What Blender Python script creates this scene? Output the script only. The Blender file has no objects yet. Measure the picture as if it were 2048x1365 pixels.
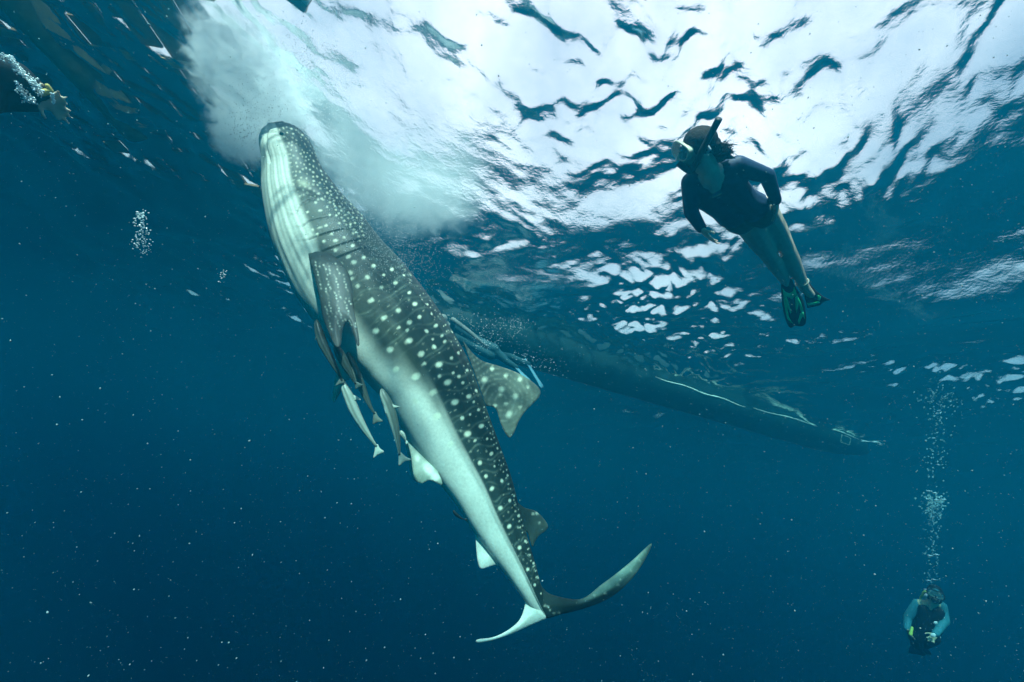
import bpy, bmesh, math, random
import numpy as np
from mathutils import Vector, Matrix, noise as mnoise

scene = bpy.context.scene
COL = scene.collection
R = math.radians

# ------------------------------------------------------------------ camera
PITCH, ROLL, DEPTH = 23.0, 10.5, 3.6
FPX = 800.0                                   # focal length in photo pixels (photo 2048 wide)
cam_data = bpy.data.cameras.new('camera')
cam_data.sensor_width = 36.0
cam_data.lens = FPX / 2048 * 36.0
cam_data.clip_start, cam_data.clip_end = 0.05, 2000
cam = bpy.data.objects.new('camera', cam_data)
COL.objects.link(cam)
CAM_POS = Vector((0, 0, -DEPTH))
cam_m = Matrix.Rotation(R(90 + PITCH), 4, 'X') @ Matrix.Rotation(R(ROLL), 4, 'Z')
cam.matrix_world = Matrix.Translation(CAM_POS) @ cam_m
scene.camera = cam
CR = cam_m.to_3x3()

# ------------------------------------------------------------------ world: bright broken cloud over a daylight sky
SUN_ELEV, SUN_AZ = 45.0, 188.0                # azimuth measured from +Y (view direction) clockwise
world = bpy.data.worlds.new('World')
scene.world = world
world.use_nodes = True
nt = world.node_tree
nt.nodes.clear()
w_out = nt.nodes.new('ShaderNodeOutputWorld')
bg = nt.nodes.new('ShaderNodeBackground')
sky = nt.nodes.new('ShaderNodeTexSky')
sky.sky_type = 'NISHITA'
sky.sun_disc = False
sky.sun_elevation = R(SUN_ELEV)
sky.sun_rotation = R(SUN_AZ)
sky.altitude = 0
tc = nt.nodes.new('ShaderNodeTexCoord')
cl = nt.nodes.new('ShaderNodeTexNoise')
cl.inputs['Scale'].default_value = 2.2
cl.inputs['Detail'].default_value = 7
cl.inputs['Roughness'].default_value = 0.55
cr = nt.nodes.new('ShaderNodeMapRange')
cr.inputs['From Min'].default_value = 0.34
cr.inputs['From Max'].default_value = 0.66
cr.inputs['To Min'].default_value = 0.30
cr.inputs['To Max'].default_value = 1.0
mixc = nt.nodes.new('ShaderNodeMix')
mixc.data_type = 'RGBA'
mixc.inputs['B'].default_value = (11.6, 8.4, 8.8, 1)
nt.links.new(tc.outputs['Generated'], cl.inputs['Vector'])
nt.links.new(cl.outputs['Fac'], cr.inputs['Value'])
nt.links.new(cr.outputs['Result'], mixc.inputs['Factor'])
nt.links.new(sky.outputs['Color'], mixc.inputs['A'])
nt.links.new(mixc.outputs['Result'], bg.inputs['Color'])
bg.inputs['Strength'].default_value = 0.07
nt.links.new(bg.outputs['Background'], w_out.inputs['Surface'])

# ------------------------------------------------------------------ sun
sun_data = bpy.data.lights.new('sun', 'SUN')
sun_data.energy = 5.0
sun_data.angle = R(1.0)
sun_data.color = (1.0, 0.95, 0.88)
sun = bpy.data.objects.new('sun', sun_data)
COL.objects.link(sun)
to_sun = Vector((math.sin(R(SUN_AZ)) * math.cos(R(SUN_ELEV)), math.cos(R(SUN_AZ)) * math.cos(R(SUN_ELEV)), math.sin(R(SUN_ELEV))))
sun.rotation_euler = to_sun.to_track_quat('Z', 'Y').to_euler()

# ------------------------------------------------------------------ picture settings
scene.render.engine = 'CYCLES'
scene.view_settings.view_transform = 'Standard'
scene.view_settings.look = 'None'
scene.view_settings.exposure = 1.8
scene.view_settings.gamma = 1.0
scene.view_settings.use_curve_mapping = False
cy = scene.cycles
cy.use_denoising = True
cy.max_bounces = 14
cy.diffuse_bounces = 2
cy.glossy_bounces = 3
cy.transmission_bounces = 4
cy.transparent_max_bounces = 160
cy.volume_bounces = 12
cy.sample_clamp_indirect = 6.0
cy.caustics_reflective = False
cy.caustics_refractive = False


# ================================================================== helpers
def ray(px, py):
    """Direction of the photo pixel (px, py) in the 2048 x 1365 photograph."""
    v = Vector(((px - 1024) / FPX, (682.5 - py) / FPX, -1.0))
    return (CR @ v).normalized()


def at(px, py, dist):
    return CAM_POS + ray(px, py) * dist


def at_z(px, py, z):
    d = ray(px, py)
    return CAM_POS + d * ((z - CAM_POS.z) / d.z)


def tag(o, label=None, cat=None, group=None, kind=None):
    if label: o['label'] = label
    if cat: o['category'] = cat
    if group: o['group'] = group
    if kind: o['kind'] = kind
    return o


def obj(name, mesh, mat=None, parent=None):
    o = bpy.data.objects.new(name, mesh)
    COL.objects.link(o)
    if mat is not None:
        for m in (mat if isinstance(mat, (list, tuple)) else [mat]):
            mesh.materials.append(m)
    if parent is not None:
        o.parent = parent
    return o


def empty(name, loc, label, cat, group=None):
    o = bpy.data.objects.new(name, None)
    o.empty_display_size = 0.2
    COL.objects.link(o)
    o.location = loc
    return tag(o, label, cat, group)


def mesh_from(name, verts, faces, smooth=True):
    me = bpy.data.meshes.new(name)
    me.from_pydata([tuple(v) for v in verts], [], faces)
    if smooth:
        me.polygons.foreach_set('use_smooth', [True] * len(me.polygons))
    me.update()
    return me


def mesh_np(name, co, quads, smooth=True):
    """Fast mesh from numpy arrays: co (n,3), quads (m,4) or tris (m,3)."""
    me = bpy.data.meshes.new(name)
    k = quads.shape[1]
    me.vertices.add(len(co)); me.vertices.foreach_set('co', np.ascontiguousarray(co, dtype=np.float32).ravel())
    me.loops.add(quads.size); me.loops.foreach_set('vertex_index', np.ascontiguousarray(quads, dtype=np.int32).ravel())
    me.polygons.add(len(quads))
    me.polygons.foreach_set('loop_start', np.arange(0, quads.size, k, dtype=np.int32))
    me.update(calc_edges=True)
    me.validate()
    if smooth:
        me.polygons.foreach_set('use_smooth', np.ones(len(me.polygons), dtype=bool))
    return me


def material(name, color, rough=0.5, noise=0.0, nscale=20.0, spec=0.3, metallic=0.0, bump=0.0, alpha=1.0, trans=0.0):
    m = bpy.data.materials.new(name)
    m.use_nodes = True
    t = m.node_tree
    b = t.nodes['Principled BSDF']
    b.inputs['Roughness'].default_value = rough
    b.inputs['Specular IOR Level'].default_value = spec
    b.inputs['Metallic'].default_value = metallic
    b.inputs['Base Color'].default_value = (*color, 1)
    b.inputs['Alpha'].default_value = alpha
    b.inputs['Transmission Weight'].default_value = trans
    if noise or bump:
        c = t.nodes.new('ShaderNodeTexCoord')
        n = t.nodes.new('ShaderNodeTexNoise')
        n.inputs['Scale'].default_value = nscale
        n.inputs['Detail'].default_value = 5
        t.links.new(c.outputs['Object'], n.inputs['Vector'])
        if noise:
            r = t.nodes.new('ShaderNodeMapRange')
            r.inputs['From Min'].default_value = 0.25
            r.inputs['From Max'].default_value = 0.75
            r.inputs['To Min'].default_value = 1 - noise
            r.inputs['To Max'].default_value = 1 + noise
            mx = t.nodes.new('ShaderNodeMix')
            mx.data_type = 'RGBA'; mx.blend_type = 'MULTIPLY'
            mx.inputs['Factor'].default_value = 1.0
            mx.inputs['A'].default_value = (*color, 1)
            t.links.new(n.outputs['Fac'], r.inputs['Value'])
            t.links.new(r.outputs['Result'], mx.inputs['B'])
            t.links.new(mx.outputs['Result'], b.inputs['Base Color'])
        if bump:
            bp = t.nodes.new('ShaderNodeBump')
            bp.inputs['Strength'].default_value = bump
            bp.inputs['Distance'].default_value = 0.01
            t.links.new(n.outputs['Fac'], bp.inputs['Height'])
            t.links.new(bp.outputs['Normal'], b.inputs['Normal'])
    return m


# ================================================================== the sea: surface, water body, bed
def wave_height(X, Y, cell):
    """Random sea: swell, chop and ripples; waves shorter than four cells are faded out."""
    rg = np.random.default_rng(7)
    H = np.zeros_like(X)
    bands = [(7, 2.8, 6.0, 0.020, 1.2), (16, 1.1, 2.8, 0.0095, 2.2), (38, 0.42, 1.1, 0.0060, 3.2), (70, 0.10, 0.42, 0.00200, 4.8)]
    # slow warp so that crests are not straight lines
    WX = X + 0.26 * np.sin(0.9 * Y + 1.3) + 0.12 * np.sin(2.3 * Y - 0.7 * X) + 0.04 * np.sin(5.1 * Y + 1.7 * X)
    WY = Y + 0.26 * np.sin(0.8 * X + 0.4) + 0.12 * np.sin(2.1 * X + 0.6 * Y + 2.0) + 0.04 * np.sin(4.7 * X - 2.1 * Y)
    gust = np.clip(0.62 + 0.75 * np.sin(0.55 * X + 0.35 * Y + 0.6) * np.sin(0.38 * X - 0.62 * Y + 1.9) + 0.45 * np.sin(1.3 * X - 0.8 * Y) * np.sin(0.9 * X + 1.5 * Y + 1.0), 0.18, 1.7)
    for n, l0, l1, amp, spread in bands:
        B = np.zeros_like(X)
        for i in range(n):
            lam = l0 * (l1 / l0) ** rg.random()
            th = 0.65 + spread * (rg.random() - 0.5)
            k = 2 * math.pi / lam
            ph = rg.random() * 6.283
            fade = np.clip((lam / cell - 3.0) / 3.0, 0, 1)
            a = amp * (0.5 + rg.random()) * (lam / l1) ** 0.5
            P = k * (WX * math.cos(th) + WY * math.sin(th)) + ph
            B += a * fade * (np.sin(P) + 0.25 * np.sin(2 * P + 1.57))
        H += B * (gust if l1 < 1.2 else 1.0)
    return H


def axis(lo_f, hi_f, step, lo, hi, grow):
    a = list(np.arange(lo_f, hi_f + step / 2, step))
    s, x = step, hi_f
    while x < hi:
        s *= grow; x += s; a.append(x)
    s, x = step, lo_f
    while x > lo:
        s *= grow; x -= s; a.insert(0, x)
    return np.array(a)


ax = axis(-7.5, 9.5, 0.029, -160, 160, 1.055)
ay = axis(0.2, 10.5, 0.028, -60, 220, 1.035)
cx = np.gradient(ax); cyy = np.gradient(ay)
GX, GY = np.meshgrid(ax, ay)
CX, CY = np.meshgrid(cx, cyy)
GZ = wave_height(GX, GY, np.maximum(CX, CY))
ny, nx = GX.shape
idx = np.arange(nx * ny).reshape(ny, nx)
quads = np.stack([idx[:-1, :-1], idx[:-1, 1:], idx[1:, 1:], idx[1:, :-1]], -1).reshape(-1, 4)
sea_me = mesh_np('sea_surface', np.stack([GX, GY, GZ], -1).reshape(-1, 3), quads)


def surface_z(x, y):
    i = int(np.clip(np.searchsorted(ay, y), 0, ny - 1)); j = int(np.clip(np.searchsorted(ax, x), 0, nx - 1))
    return float(GZ[i, j])


BEAM_DAPPLE = 0.6
m = bpy.data.materials.new('water_surface')
m.use_nodes = True
t = m.node_tree
t.nodes.clear()
o_ = t.nodes.new('ShaderNodeOutputMaterial')
fr = t.nodes.new('ShaderNodeFresnel'); fr.inputs['IOR'].default_value = 1.33
tr = t.nodes.new('ShaderNodeBsdfTransparent')
gl = t.nodes.new('ShaderNodeBsdfGlossy'); gl.inputs['Roughness'].default_value = 0.0
mx = t.nodes.new('ShaderNodeMixShader')
gc = t.nodes.new('ShaderNodeTexCoord')
gn = t.nodes.new('ShaderNodeTexNoise'); gn.inputs['Scale'].default_value = 24; gn.inputs['Detail'].default_value = 6
gb = t.nodes.new('ShaderNodeBump'); gb.inputs['Strength'].default_value = 0.5; gb.inputs['Distance'].default_value = 0.009
t.links.new(gc.outputs['Object'], gn.inputs['Vector'])
t.links.new(gn.outputs['Fac'], gb.inputs['Height'])
t.links.new(gb.outputs['Normal'], fr.inputs['Normal'])
t.links.new(gb.outputs['Normal'], gl.inputs['Normal'])
# along the sun's own beam the water lets most of the light in whatever the ripple's slope (it only bends it); the rest makes the dapples
gm = t.nodes.new('ShaderNodeNewGeometry')
dt = t.nodes.new('ShaderNodeVectorMath'); dt.operation = 'DOT_PRODUCT'; dt.inputs[1].default_value = tuple(-to_sun)
mr = t.nodes.new('ShaderNodeMapRange'); mr.inputs['From Min'].default_value = math.cos(R(3.2)); mr.inputs['From Max'].default_value = math.cos(R(2.0))
mr.inputs['To Min'].default_value = 1.0; mr.inputs['To Max'].default_value = BEAM_DAPPLE
fm = t.nodes.new('ShaderNodeMath'); fm.operation = 'MULTIPLY'
t.links.new(gm.outputs['Incoming'], dt.inputs[0]); t.links.new(dt.outputs['Value'], mr.inputs['Value'])
t.links.new(fr.outputs[0], fm.inputs[0]); t.links.new(mr.outputs['Result'], fm.inputs[1])
t.links.new(fm.outputs[0], mx.inputs[0]); t.links.new(tr.outputs[0], mx.inputs[1]); t.links.new(gl.outputs[0], mx.inputs[2])
t.links.new(mx.outputs[0], o_.inputs['Surface'])
sea = obj('sea_surface', sea_me, m)
tag(sea, 'rippled underside of the sea surface with bright sky window', kind='structure')

bed_me = mesh_from('seabed', [(-170, -70, -45), (170, -70, -45), (170, 230, -45), (-170, 230, -45)], [(0, 1, 2, 3)])
tag(obj('seabed', bed_me, material('sand', (0.25, 0.23, 0.18), 0.9, 0.3, 0.5)), 'sandy seabed lost in the blue depth', kind='structure')


def box_mesh(name, x0, x1, y0, y1, z0, z1):
    v = [(x, y, z) for z in (z0, z1) for y in (y0, y1) for x in (x0, x1)]
    f = [(0, 2, 3, 1), (4, 5, 7, 6), (0, 1, 5, 4), (1, 3, 7, 5), (3, 2, 6, 7), (2, 0, 4, 6)]
    return mesh_from(name, v, f, False)


HAZE_TOP = 1.5
hz = bpy.data.materials.new('water_volume')
hz.use_nodes = True
t = hz.node_tree
t.nodes.clear()
o_ = t.nodes.new('ShaderNodeOutputMaterial')
pv = t.nodes.new('ShaderNodeVolumePrincipled')
pv.inputs['Color'].default_value = (0.003, 0.175, 0.265, 1)
pv.inputs['Absorption Color'].default_value = (0.0, 0.24, 0.31, 1)
pv.inputs['Density'].default_value = 0.16
pv.inputs['Anisotropy'].default_value = 0.68
t.links.new(pv.outputs[0], o_.inputs['Volume'])
haze = obj('haze', box_mesh('haze', -172, 172, -72, 232, -46, HAZE_TOP), hz)
tag(haze, 'blue green sea water fading far things', kind='stuff')


# ================================================================== building helpers
def world_obj(name, mesh, mat, parent=None, origin=None):
    """Mesh given in world coordinates; its object sits at origin, or under parent without offset."""
    if parent is not None:
        mesh.transform(Matrix.Translation(-parent.location))
        return obj(name, mesh, mat, parent)
    if origin is None:
        n = len(mesh.vertices)
        a = np.empty(n * 3, dtype=np.float32); mesh.vertices.foreach_get('co', a)
        origin = Vector(a.reshape(-1, 3).mean(0).tolist())
    mesh.transform(Matrix.Translation(-Vector(origin)))
    o = obj(name, mesh, mat)
    o.location = origin
    return o


def set_color(me, cols, name='pigment'):
    a = me.color_attributes.new(name, 'FLOAT_COLOR', 'POINT')
    c = np.ones((len(me.vertices), 4), dtype=np.float32)
    c[:, :3] = cols
    a.data.foreach_set('color', c.ravel())


def catmull(P, n):
    """n points along a smooth curve through the rows of P."""
    P = np.asarray(P, float)
    Q = np.vstack([2 * P[0] - P[1], P, 2 * P[-1] - P[-2]])
    d = np.r_[0, np.cumsum(np.linalg.norm(np.diff(P[:, :2], axis=0), axis=1))]
    s = np.linspace(0, d[-1], n)
    i = np.clip(np.searchsorted(d, s, side='right') - 1, 0, len(P) - 2)
    t = ((s - d[i]) / (d[i + 1] - d[i]))[:, None]
    p0, p1, p2, p3 = Q[i], Q[i + 1], Q[i + 2], Q[i + 3]
    return 0.5 * (2 * p1 + (p2 - p0) * t + (2 * p0 - 5 * p1 + 4 * p2 - p3) * t ** 2 + (3 * p1 - p0 - 3 * p2 + p3) * t ** 3)


def seg_dist(pts, a, b):
    a, b = np.asarray(a, float), np.asarray(b, float)
    ab = b - a
    t = np.clip(((pts - a) @ ab) / max(ab @ ab, 1e-9), 0, 1)
    return np.linalg.norm(pts - (a + t[:, None] * ab), axis=1)


def line_dist(pts, poly):
    return np.min([seg_dist(pts, poly[i], poly[i + 1]) for i in range(len(poly) - 1)], axis=0)


def inside(pts, poly):
    poly = np.asarray(poly, float)
    r = np.zeros(len(pts), bool)
    x, y = pts[:, 0], pts[:, 1]
    j = len(poly) - 1
    for i in range(len(poly)):
        xi, yi = poly[i]; xj, yj = poly[j]
        c = ((yi > y) != (yj > y)) & (x < (xj - xi) * (y - yi) / (yj - yi + 1e-12) + xi)
        r ^= c
        j = i
    return r


from mathutils.geometry import delaunay_2d_cdt


def smooth_outline(poly, step, closed_gap):
    """Catmull-smoothed outline; the last-to-first edge (the root of a fin) stays straight when closed_gap."""
    P = np.asarray(poly, float)
    L = np.sum(np.linalg.norm(np.diff(P, axis=0), axis=1))
    C = catmull(P, max(8, int(L / step)))
    if closed_gap:
        a, b = C[-1], C[0]
        n = max(2, int(np.linalg.norm(b - a) / step))
        C = np.vstack([C, a + (b - a) * np.linspace(0, 1, n + 1)[1:-1, None]])
    return C


def plate(name, poly, mapf, tmax, step=5.0, soft=14.0, root=True, color=None, smooth=True, edge=0.10):
    """A fin or blade: outline in the sheet's own (u, v), lens-like thickness, mapped to 3-D by mapf(u, v, off).
    With root, the last-to-first edge keeps its full thickness (it sits inside a body)."""
    C = smooth_outline(poly, step, root) if smooth else np.asarray(poly, float)
    n_free = len(C)
    lo, hi = C.min(0), C.max(0)
    gx, gy = np.meshgrid(np.arange(lo[0], hi[0], step), np.arange(lo[1], hi[1], step * 0.87))
    gx = gx + (np.arange(gx.shape[0]) % 2)[:, None] * step / 2
    G = np.stack([gx.ravel(), gy.ravel()], 1)
    Cc = np.vstack([C, C[:1]])
    db = line_dist(G, Cc)
    G = G[inside(G, C) & (db > step * 0.45)]
    pts = np.vstack([C, G])
    k = len(C)
    v2, _, f2, ov, _, _ = delaunay_2d_cdt([Vector(p) for p in pts], [], [list(range(k))], 1, 1e-5)
    V = np.array([[v.x, v.y] for v in v2])
    if root:
        P = np.asarray(poly, float)
        Lr = np.vstack([P[-1], P[0]])
        free = catmull(P, 120)
        d = line_dist(V, free)
    else:
        d = line_dist(V, Cc)
    th = tmax * (edge + (1 - edge) * (1 - np.exp(-(d / soft) ** 1.0)))
    co, faces = [], []
    n = len(V)
    for sgn in (-1, 1):
        for (u, v), t in zip(V, th):
            co.append(mapf(u, v, sgn * t / 2))
    used = {}
    for f in f2:
        faces.append(tuple(f))
        faces.append(tuple(i + n for i in reversed(f)))
    # rim
    cnt = {}
    for f in f2:
        for a, b in zip(f, list(f[1:]) + [f[0]]):
            cnt[(a, b)] = cnt.get((a, b), 0) + 1
    for (a, b) in cnt:
        if (b, a) not in cnt:
            faces.append((b, a, a + n, b + n))
    me = mesh_from(name, co, faces)
    bm = bmesh.new(); bm.from_mesh(me); bmesh.ops.recalc_face_normals(bm, faces=bm.faces); bm.to_mesh(me); bm.free()
    if color is not None:
        cc = color(V)
        set_color(me, np.vstack([cc, cc]))
    return me


def pigment_material(name, rough=0.5, grain=0.12, gscale=60, bump=0.15, spec=0.25):
    m = bpy.data.materials.new(name)
    m.use_nodes = True
    t = m.node_tree
    b = t.nodes['Principled BSDF']
    b.inputs['Roughness'].default_value = rough
    b.inputs['Specular IOR Level'].default_value = spec
    at_ = t.nodes.new('ShaderNodeAttribute'); at_.attribute_name = 'pigment'
    c = t.nodes.new('ShaderNodeTexCoord')
    n = t.nodes.new('ShaderNodeTexNoise'); n.inputs['Scale'].default_value = gscale; n.inputs['Detail'].default_value = 6
    n2 = t.nodes.new('ShaderNodeTexNoise'); n2.inputs['Scale'].default_value = 4.5; n2.inputs['Detail'].default_value = 5
    ad = t.nodes.new('ShaderNodeMath'); ad.operation = 'ADD'
    r = t.nodes.new('ShaderNodeMapRange')
    r.inputs['From Min'].default_value = 0.7; r.inputs['From Max'].default_value = 1.3
    r.inputs['To Min'].default_value = 1 - grain; r.inputs['To Max'].default_value = 1 + grain
    mx = t.nodes.new('ShaderNodeMix'); mx.data_type = 'RGBA'; mx.blend_type = 'MULTIPLY'
    mx.inputs['Factor'].default_value = 1.0
    bp = t.nodes.new('ShaderNodeBump'); bp.inputs['Strength'].default_value = bump; bp.inputs['Distance'].default_value = 0.01
    L = t.links.new
    L(c.outputs['Object'], n.inputs['Vector']); L(c.outputs['Object'], n2.inputs['Vector'])
    L(n.outputs['Fac'], ad.inputs[0]); L(n2.outputs['Fac'], ad.inputs[1]); L(ad.outputs[0], r.inputs['Value'])
    L(at_.outputs['Color'], mx.inputs['A']); L(r.outputs['Result'], mx.inputs['B']); L(mx.outputs['Result'], b.inputs['Base Color'])
    L(n.outputs['Fac'], bp.inputs['Height']); L(bp.outputs['Normal'], b.inputs['Normal'])
    return m


# ================================================================== the whale shark
SHARK_DIST = 3.4
SHARK_TILT = R(17.0)                         # the head leans away from the viewer
MID = ray(800, 740)
CRn = np.array(CR)
CAMn = np.array(CAM_POS)
_m = np.array(MID)
_u = CRn @ np.array([0, 1.0, 0]); _u -= _m * (_u @ _m); _u /= np.linalg.norm(_u)
MV = _m * math.cos(SHARK_TILT) - _u * math.sin(SHARK_TILT)   # normal of the sheet the body lies in, away from the viewer
SHEET = SHARK_DIST * math.cos(SHARK_TILT)


def sp(u, v, off=0.0):
    """Point of the plane the shark hangs in; off metres behind (or, negative, in front of) that plane."""
    d = CRn @ np.array([(u - 1024) / FPX, (682.5 - v) / FPX, -1.0])
    d = d / (d @ MV)
    return CAMn + d * (SHEET + off)


def sp_many(U):
    d = np.stack([(U[:, 0] - 1024) / FPX, (682.5 - U[:, 1]) / FPX, -np.ones(len(U))], 1) @ CRn.T
    return CAMn + d / (d @ MV)[:, None] * SHEET


PXM = SHARK_DIST / FPX                       # about one sheet unit in metres
# stations down the body: centre (u, v), half height, side half width as a share of it
ST = np.array([
    (551, 247, 17, 1.3), (553.5, 252.5, 29, 1.35), (557.5, 261, 38, 1.35), (564, 275, 46.5, 1.35), (577, 306, 57, 1.25), (589, 354, 69, 1.15), (613, 411, 84, 1.06), (645, 468, 99, 1.0),
    (684, 532, 108, 0.95), (731, 592, 112, 0.92), (776, 650, 111, 0.9), (817, 702, 105, 0.88), (853, 753, 98, 0.86), (880, 807, 91, 0.84),
    (908, 865, 84, 0.82), (937, 920, 75, 0.8), (965, 972, 65, 0.8), (989, 1027, 55, 0.8), (1012, 1077, 45, 0.82), (1037, 1127, 34, 0.9),
    (1058, 1171, 25, 0.95), (1074, 1204, 17, 0.8), (1088, 1229, 6, 0.5)], float)
NR, NA = 560, 256
S = catmull(ST, NR)
AX = sp_many(S[:, :2])                                     # axis in 3-D
T = np.gradient(AX, axis=0); T /= np.linalg.norm(T, axis=1)[:, None]
W = -np.repeat(MV[None], NR, 0)                            # toward the viewer's side
D = np.cross(W, T); D /= np.linalg.norm(D, axis=1)[:, None]  # toward the back
if (D[300] @ (sp(950, 700) - sp(750, 800))) < 0:
    D = -D
W = np.cross(T, D)
if W[300] @ MV > 0:
    W = -W
_t2 = np.gradient(S[:, :2], axis=0); _t2 /= np.linalg.norm(_t2, axis=1)[:, None]
_n2 = np.stack([-_t2[:, 1], _t2[:, 0]], 1)
HW = 0.5 * np.linalg.norm(sp_many(S[:, :2] + _n2 * S[:, 2][:, None]) - sp_many(S[:, :2] - _n2 * S[:, 2][:, None]), axis=1)
HW *= np.interp(np.linspace(0, 1, NR), [0, 0.05, 0.3, 0.55, 0.8, 1], [0.90, 0.88, 0.91, 0.94, 0.97, 1.0])   # the near flank bulges toward the viewer
LWR = S[:, 3]
phi = np.linspace(0, 2 * math.pi, NA, endpoint=False)
CP, SP_ = np.cos(phi), np.sin(phi)
# slightly squarish section, flat crown at the head
hs = np.linspace(0, 1, NR)
n_exp = np.interp(hs, [0, 0.1, 0.4, 0.6, 0.8, 1], [2.6, 2.5, 2.5, 2.8, 2.8, 2.2])
cc = np.sign(CP)[None] * np.abs(CP)[None] ** (2 / n_exp[:, None])
ss = np.sign(SP_)[None] * np.abs(SP_)[None] ** (2 / n_exp[:, None])
BV = cc                                                    # -1 belly .. 1 back
SS = np.repeat(hs[:, None], NA, 1)
side = np.repeat(np.sign(SP_)[None], NR, 0)

# ---- flat (u, v) coordinates of each skin point as seen square on to the flank, mirrored for the far flank
Td2 = np.gradient(S[:, :2], axis=0); Td2 /= np.linalg.norm(Td2, axis=1)[:, None]
N2 = np.stack([-Td2[:, 1], Td2[:, 0]], 1)
N2 *= np.sign(N2[300] @ np.array([1, -0.3]))
UV = S[:, None, :2] + N2[:, None, :] * (S[:, 2][:, None] * BV)[..., None]
UVf = UV.reshape(-1, 2)
near_mid = (np.abs(SP_) > 0)[None]

# ---- relief: ridges, gill slits, jaw line, throat pleats
disp = np.zeros((NR, NA))
RIDGE = [(0.30, 0.62), (0.34, 0.30)]
keel_v = np.interp(hs, [0.0, 0.40, 0.47, 0.55, 0.65, 0.8, 0.95, 1.0], [0.0, 0.02, 0.04, 0.03, 0.00, 0.02, 0.10, 0.12])
keel_on = np.interp(hs, [0.38, 0.46, 0.85, 1.0], [0, 1, 1, 0.6])
disp += 0.016 * keel_on[:, None] * np.exp(-((BV - keel_v[:, None]) / 0.07) ** 2)
for vv in (0.42, 0.72):
    on = np.interp(hs, [0.22, 0.34, 0.62, 0.75], [0, 1, 1, 0])
    disp += 0.010 * on[:, None] * np.exp(-((BV - vv) / 0.05) ** 2)
GILLS = [[(596, 432), (602, 414), (613, 402), (628, 392)], [(610, 457), (620, 445), (634, 438), (652, 430)],
         [(622, 484), (638, 474), (656, 464), (682, 452)], [(652, 503), (670, 492), (692, 480), (716, 468)],
         [(672, 518), (690, 506), (706, 496), (728, 486)]]
groove = np.zeros(NR * NA)
for g in GILLS:
    gp = catmull(np.array(g, float), 24)
    d = line_dist(UVf, gp)
    down = np.array([0.30, 0.95])
    mid = gp[np.argmin(np.linalg.norm(UVf[:, None, :] - gp[None, ::3], axis=2), axis=1) * 3]
    sgn = (UVf - mid) @ down
    flap = np.exp(-np.clip(-sgn, 0, None) / 9.0) * (sgn < 0) * np.exp(-(d / 14.0) ** 2)
    groove = np.maximum(groove, 0.6 * np.exp(-(d / 1.2) ** 2))
    disp += (0.006 * flap - 0.006 * np.exp(-(d / 1.6) ** 2)).reshape(NR, NA)
JAW = catmull(np.array([(540, 256), (536, 275), (536, 300), (540, 330)], float), 30)
dj = line_dist(UVf, JAW)
disp -= 0.012 * np.exp(-(dj / 2.2) ** 2).reshape(NR, NA)
pleat = np.interp(hs, [0.02, 0.08, 0.26, 0.33], [0, 1, 1, 0])[:, None] * np.clip((-0.12 - BV) / 0.2, 0, 1)
nz = np.array([mnoise.noise(Vector((h * 5.0, 3.1, 0))) for h in hs])
disp += 0.0022 * pleat * np.sin(31 * (BV + 0.02 * nz[:, None]) + 3 * nz[:, None]) + 0.0016 * pleat * np.sin(57 * BV + 8 * hs[:, None])
# the dark hollow behind the eye
dh = np.linalg.norm((UVf - np.array([621, 384])) * np.array([0.7, 1.3]), axis=1)
disp -= 0.014 * np.exp(-(dh / 9) ** 2).reshape(NR, NA)

WS = AX - CAMn
WS = -WS / (WS @ MV)[:, None]                # sideways direction of each section: square to the flank as it is seen
base = AX[:, None, :] + D[:, None, :] * (HW[:, None] * cc)[..., None] + WS[:, None, :] * (HW[:, None] * LWR[:, None] * ss)[..., None]
nrm = D[:, None, :] * (cc * LWR[:, None])[..., None] + W[:, None, :] * ss[..., None]
nrm /= np.linalg.norm(nrm, axis=2)[..., None] + 1e-9
CO = base + nrm * disp[..., None]

# ---- pigment
rngs = np.random.default_rng(5)
back_c = np.array([0.015, 0.027, 0.024]); flank_c = np.array([0.052, 0.062, 0.042]); pale_c = np.array([0.64, 0.66, 0.55]); spot_c = np.array([0.66, 0.70, 0.52])
edge_v = np.interp(hs, [0.0, 0.05, 0.12, 0.20, 0.28, 0.36, 0.44, 0.52, 0.60, 1.0], [-0.05, -0.12, -0.10, -0.14, -0.24, -0.42, -0.50, -0.42, -0.20, 0.0])[:, None]
soft_w = np.interp(hs, [0.0, 0.1, 0.25, 0.45, 0.6, 1.0], [0.16, 0.14, 0.16, 0.42, 0.42, 0.06])[:, None]
wig = np.array([[mnoise.noise(Vector((h * 9, b * 2.0, 7))) for b in np.linspace(-1, 1, 24)] for h in hs])
wigv = np.stack([np.interp(BV[i], np.linspace(-1, 1, 24), wig[i]) for i in range(NR)])
dark = np.clip((BV - edge_v + 0.16 * wigv * (1 - np.interp(hs, [0.5, 0.62], [0, 1])[:, None])) / soft_w + 0.5, 0, 1)
dark = dark * dark * (3 - 2 * dark)
# past mid body the keel is the colour line: pale below, dark above
kl = 1 / (1 + np.exp(-(BV - keel_v[:, None]) / 0.018))
kmix = np.interp(hs, [0.44, 0.52], [0, 1])[:, None]
back_mix = np.clip((BV - 0.06) / 0.55, 0, 1)
upper = flank_c + (back_c - flank_c) * np.clip(0.35 + 0.9 * back_mix, 0, 1)[..., None]
upper_k = back_c * 1.25 + (back_c * 0.95 - back_c * 1.25) * back_mix[..., None]
lowmix = np.clip((BV + 0.55) / 0.5, 0, 1) * np.interp(hs, [0.42, 0.5, 0.58, 0.68], [1, 1, 0.55, 0])[:, None]
lower_k = pale_c + (flank_c * 1.35 - pale_c) * (np.clip(lowmix, 0, 1) * dark)[..., None]
thr = pale_c * np.interp(hs, [0, 0.3, 0.42], [0.74, 0.76, 1.0])[:, None, None]       # throat colour dimmed to offset the strong light falling there
c0 = thr + (upper - thr) * dark[..., None]
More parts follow.
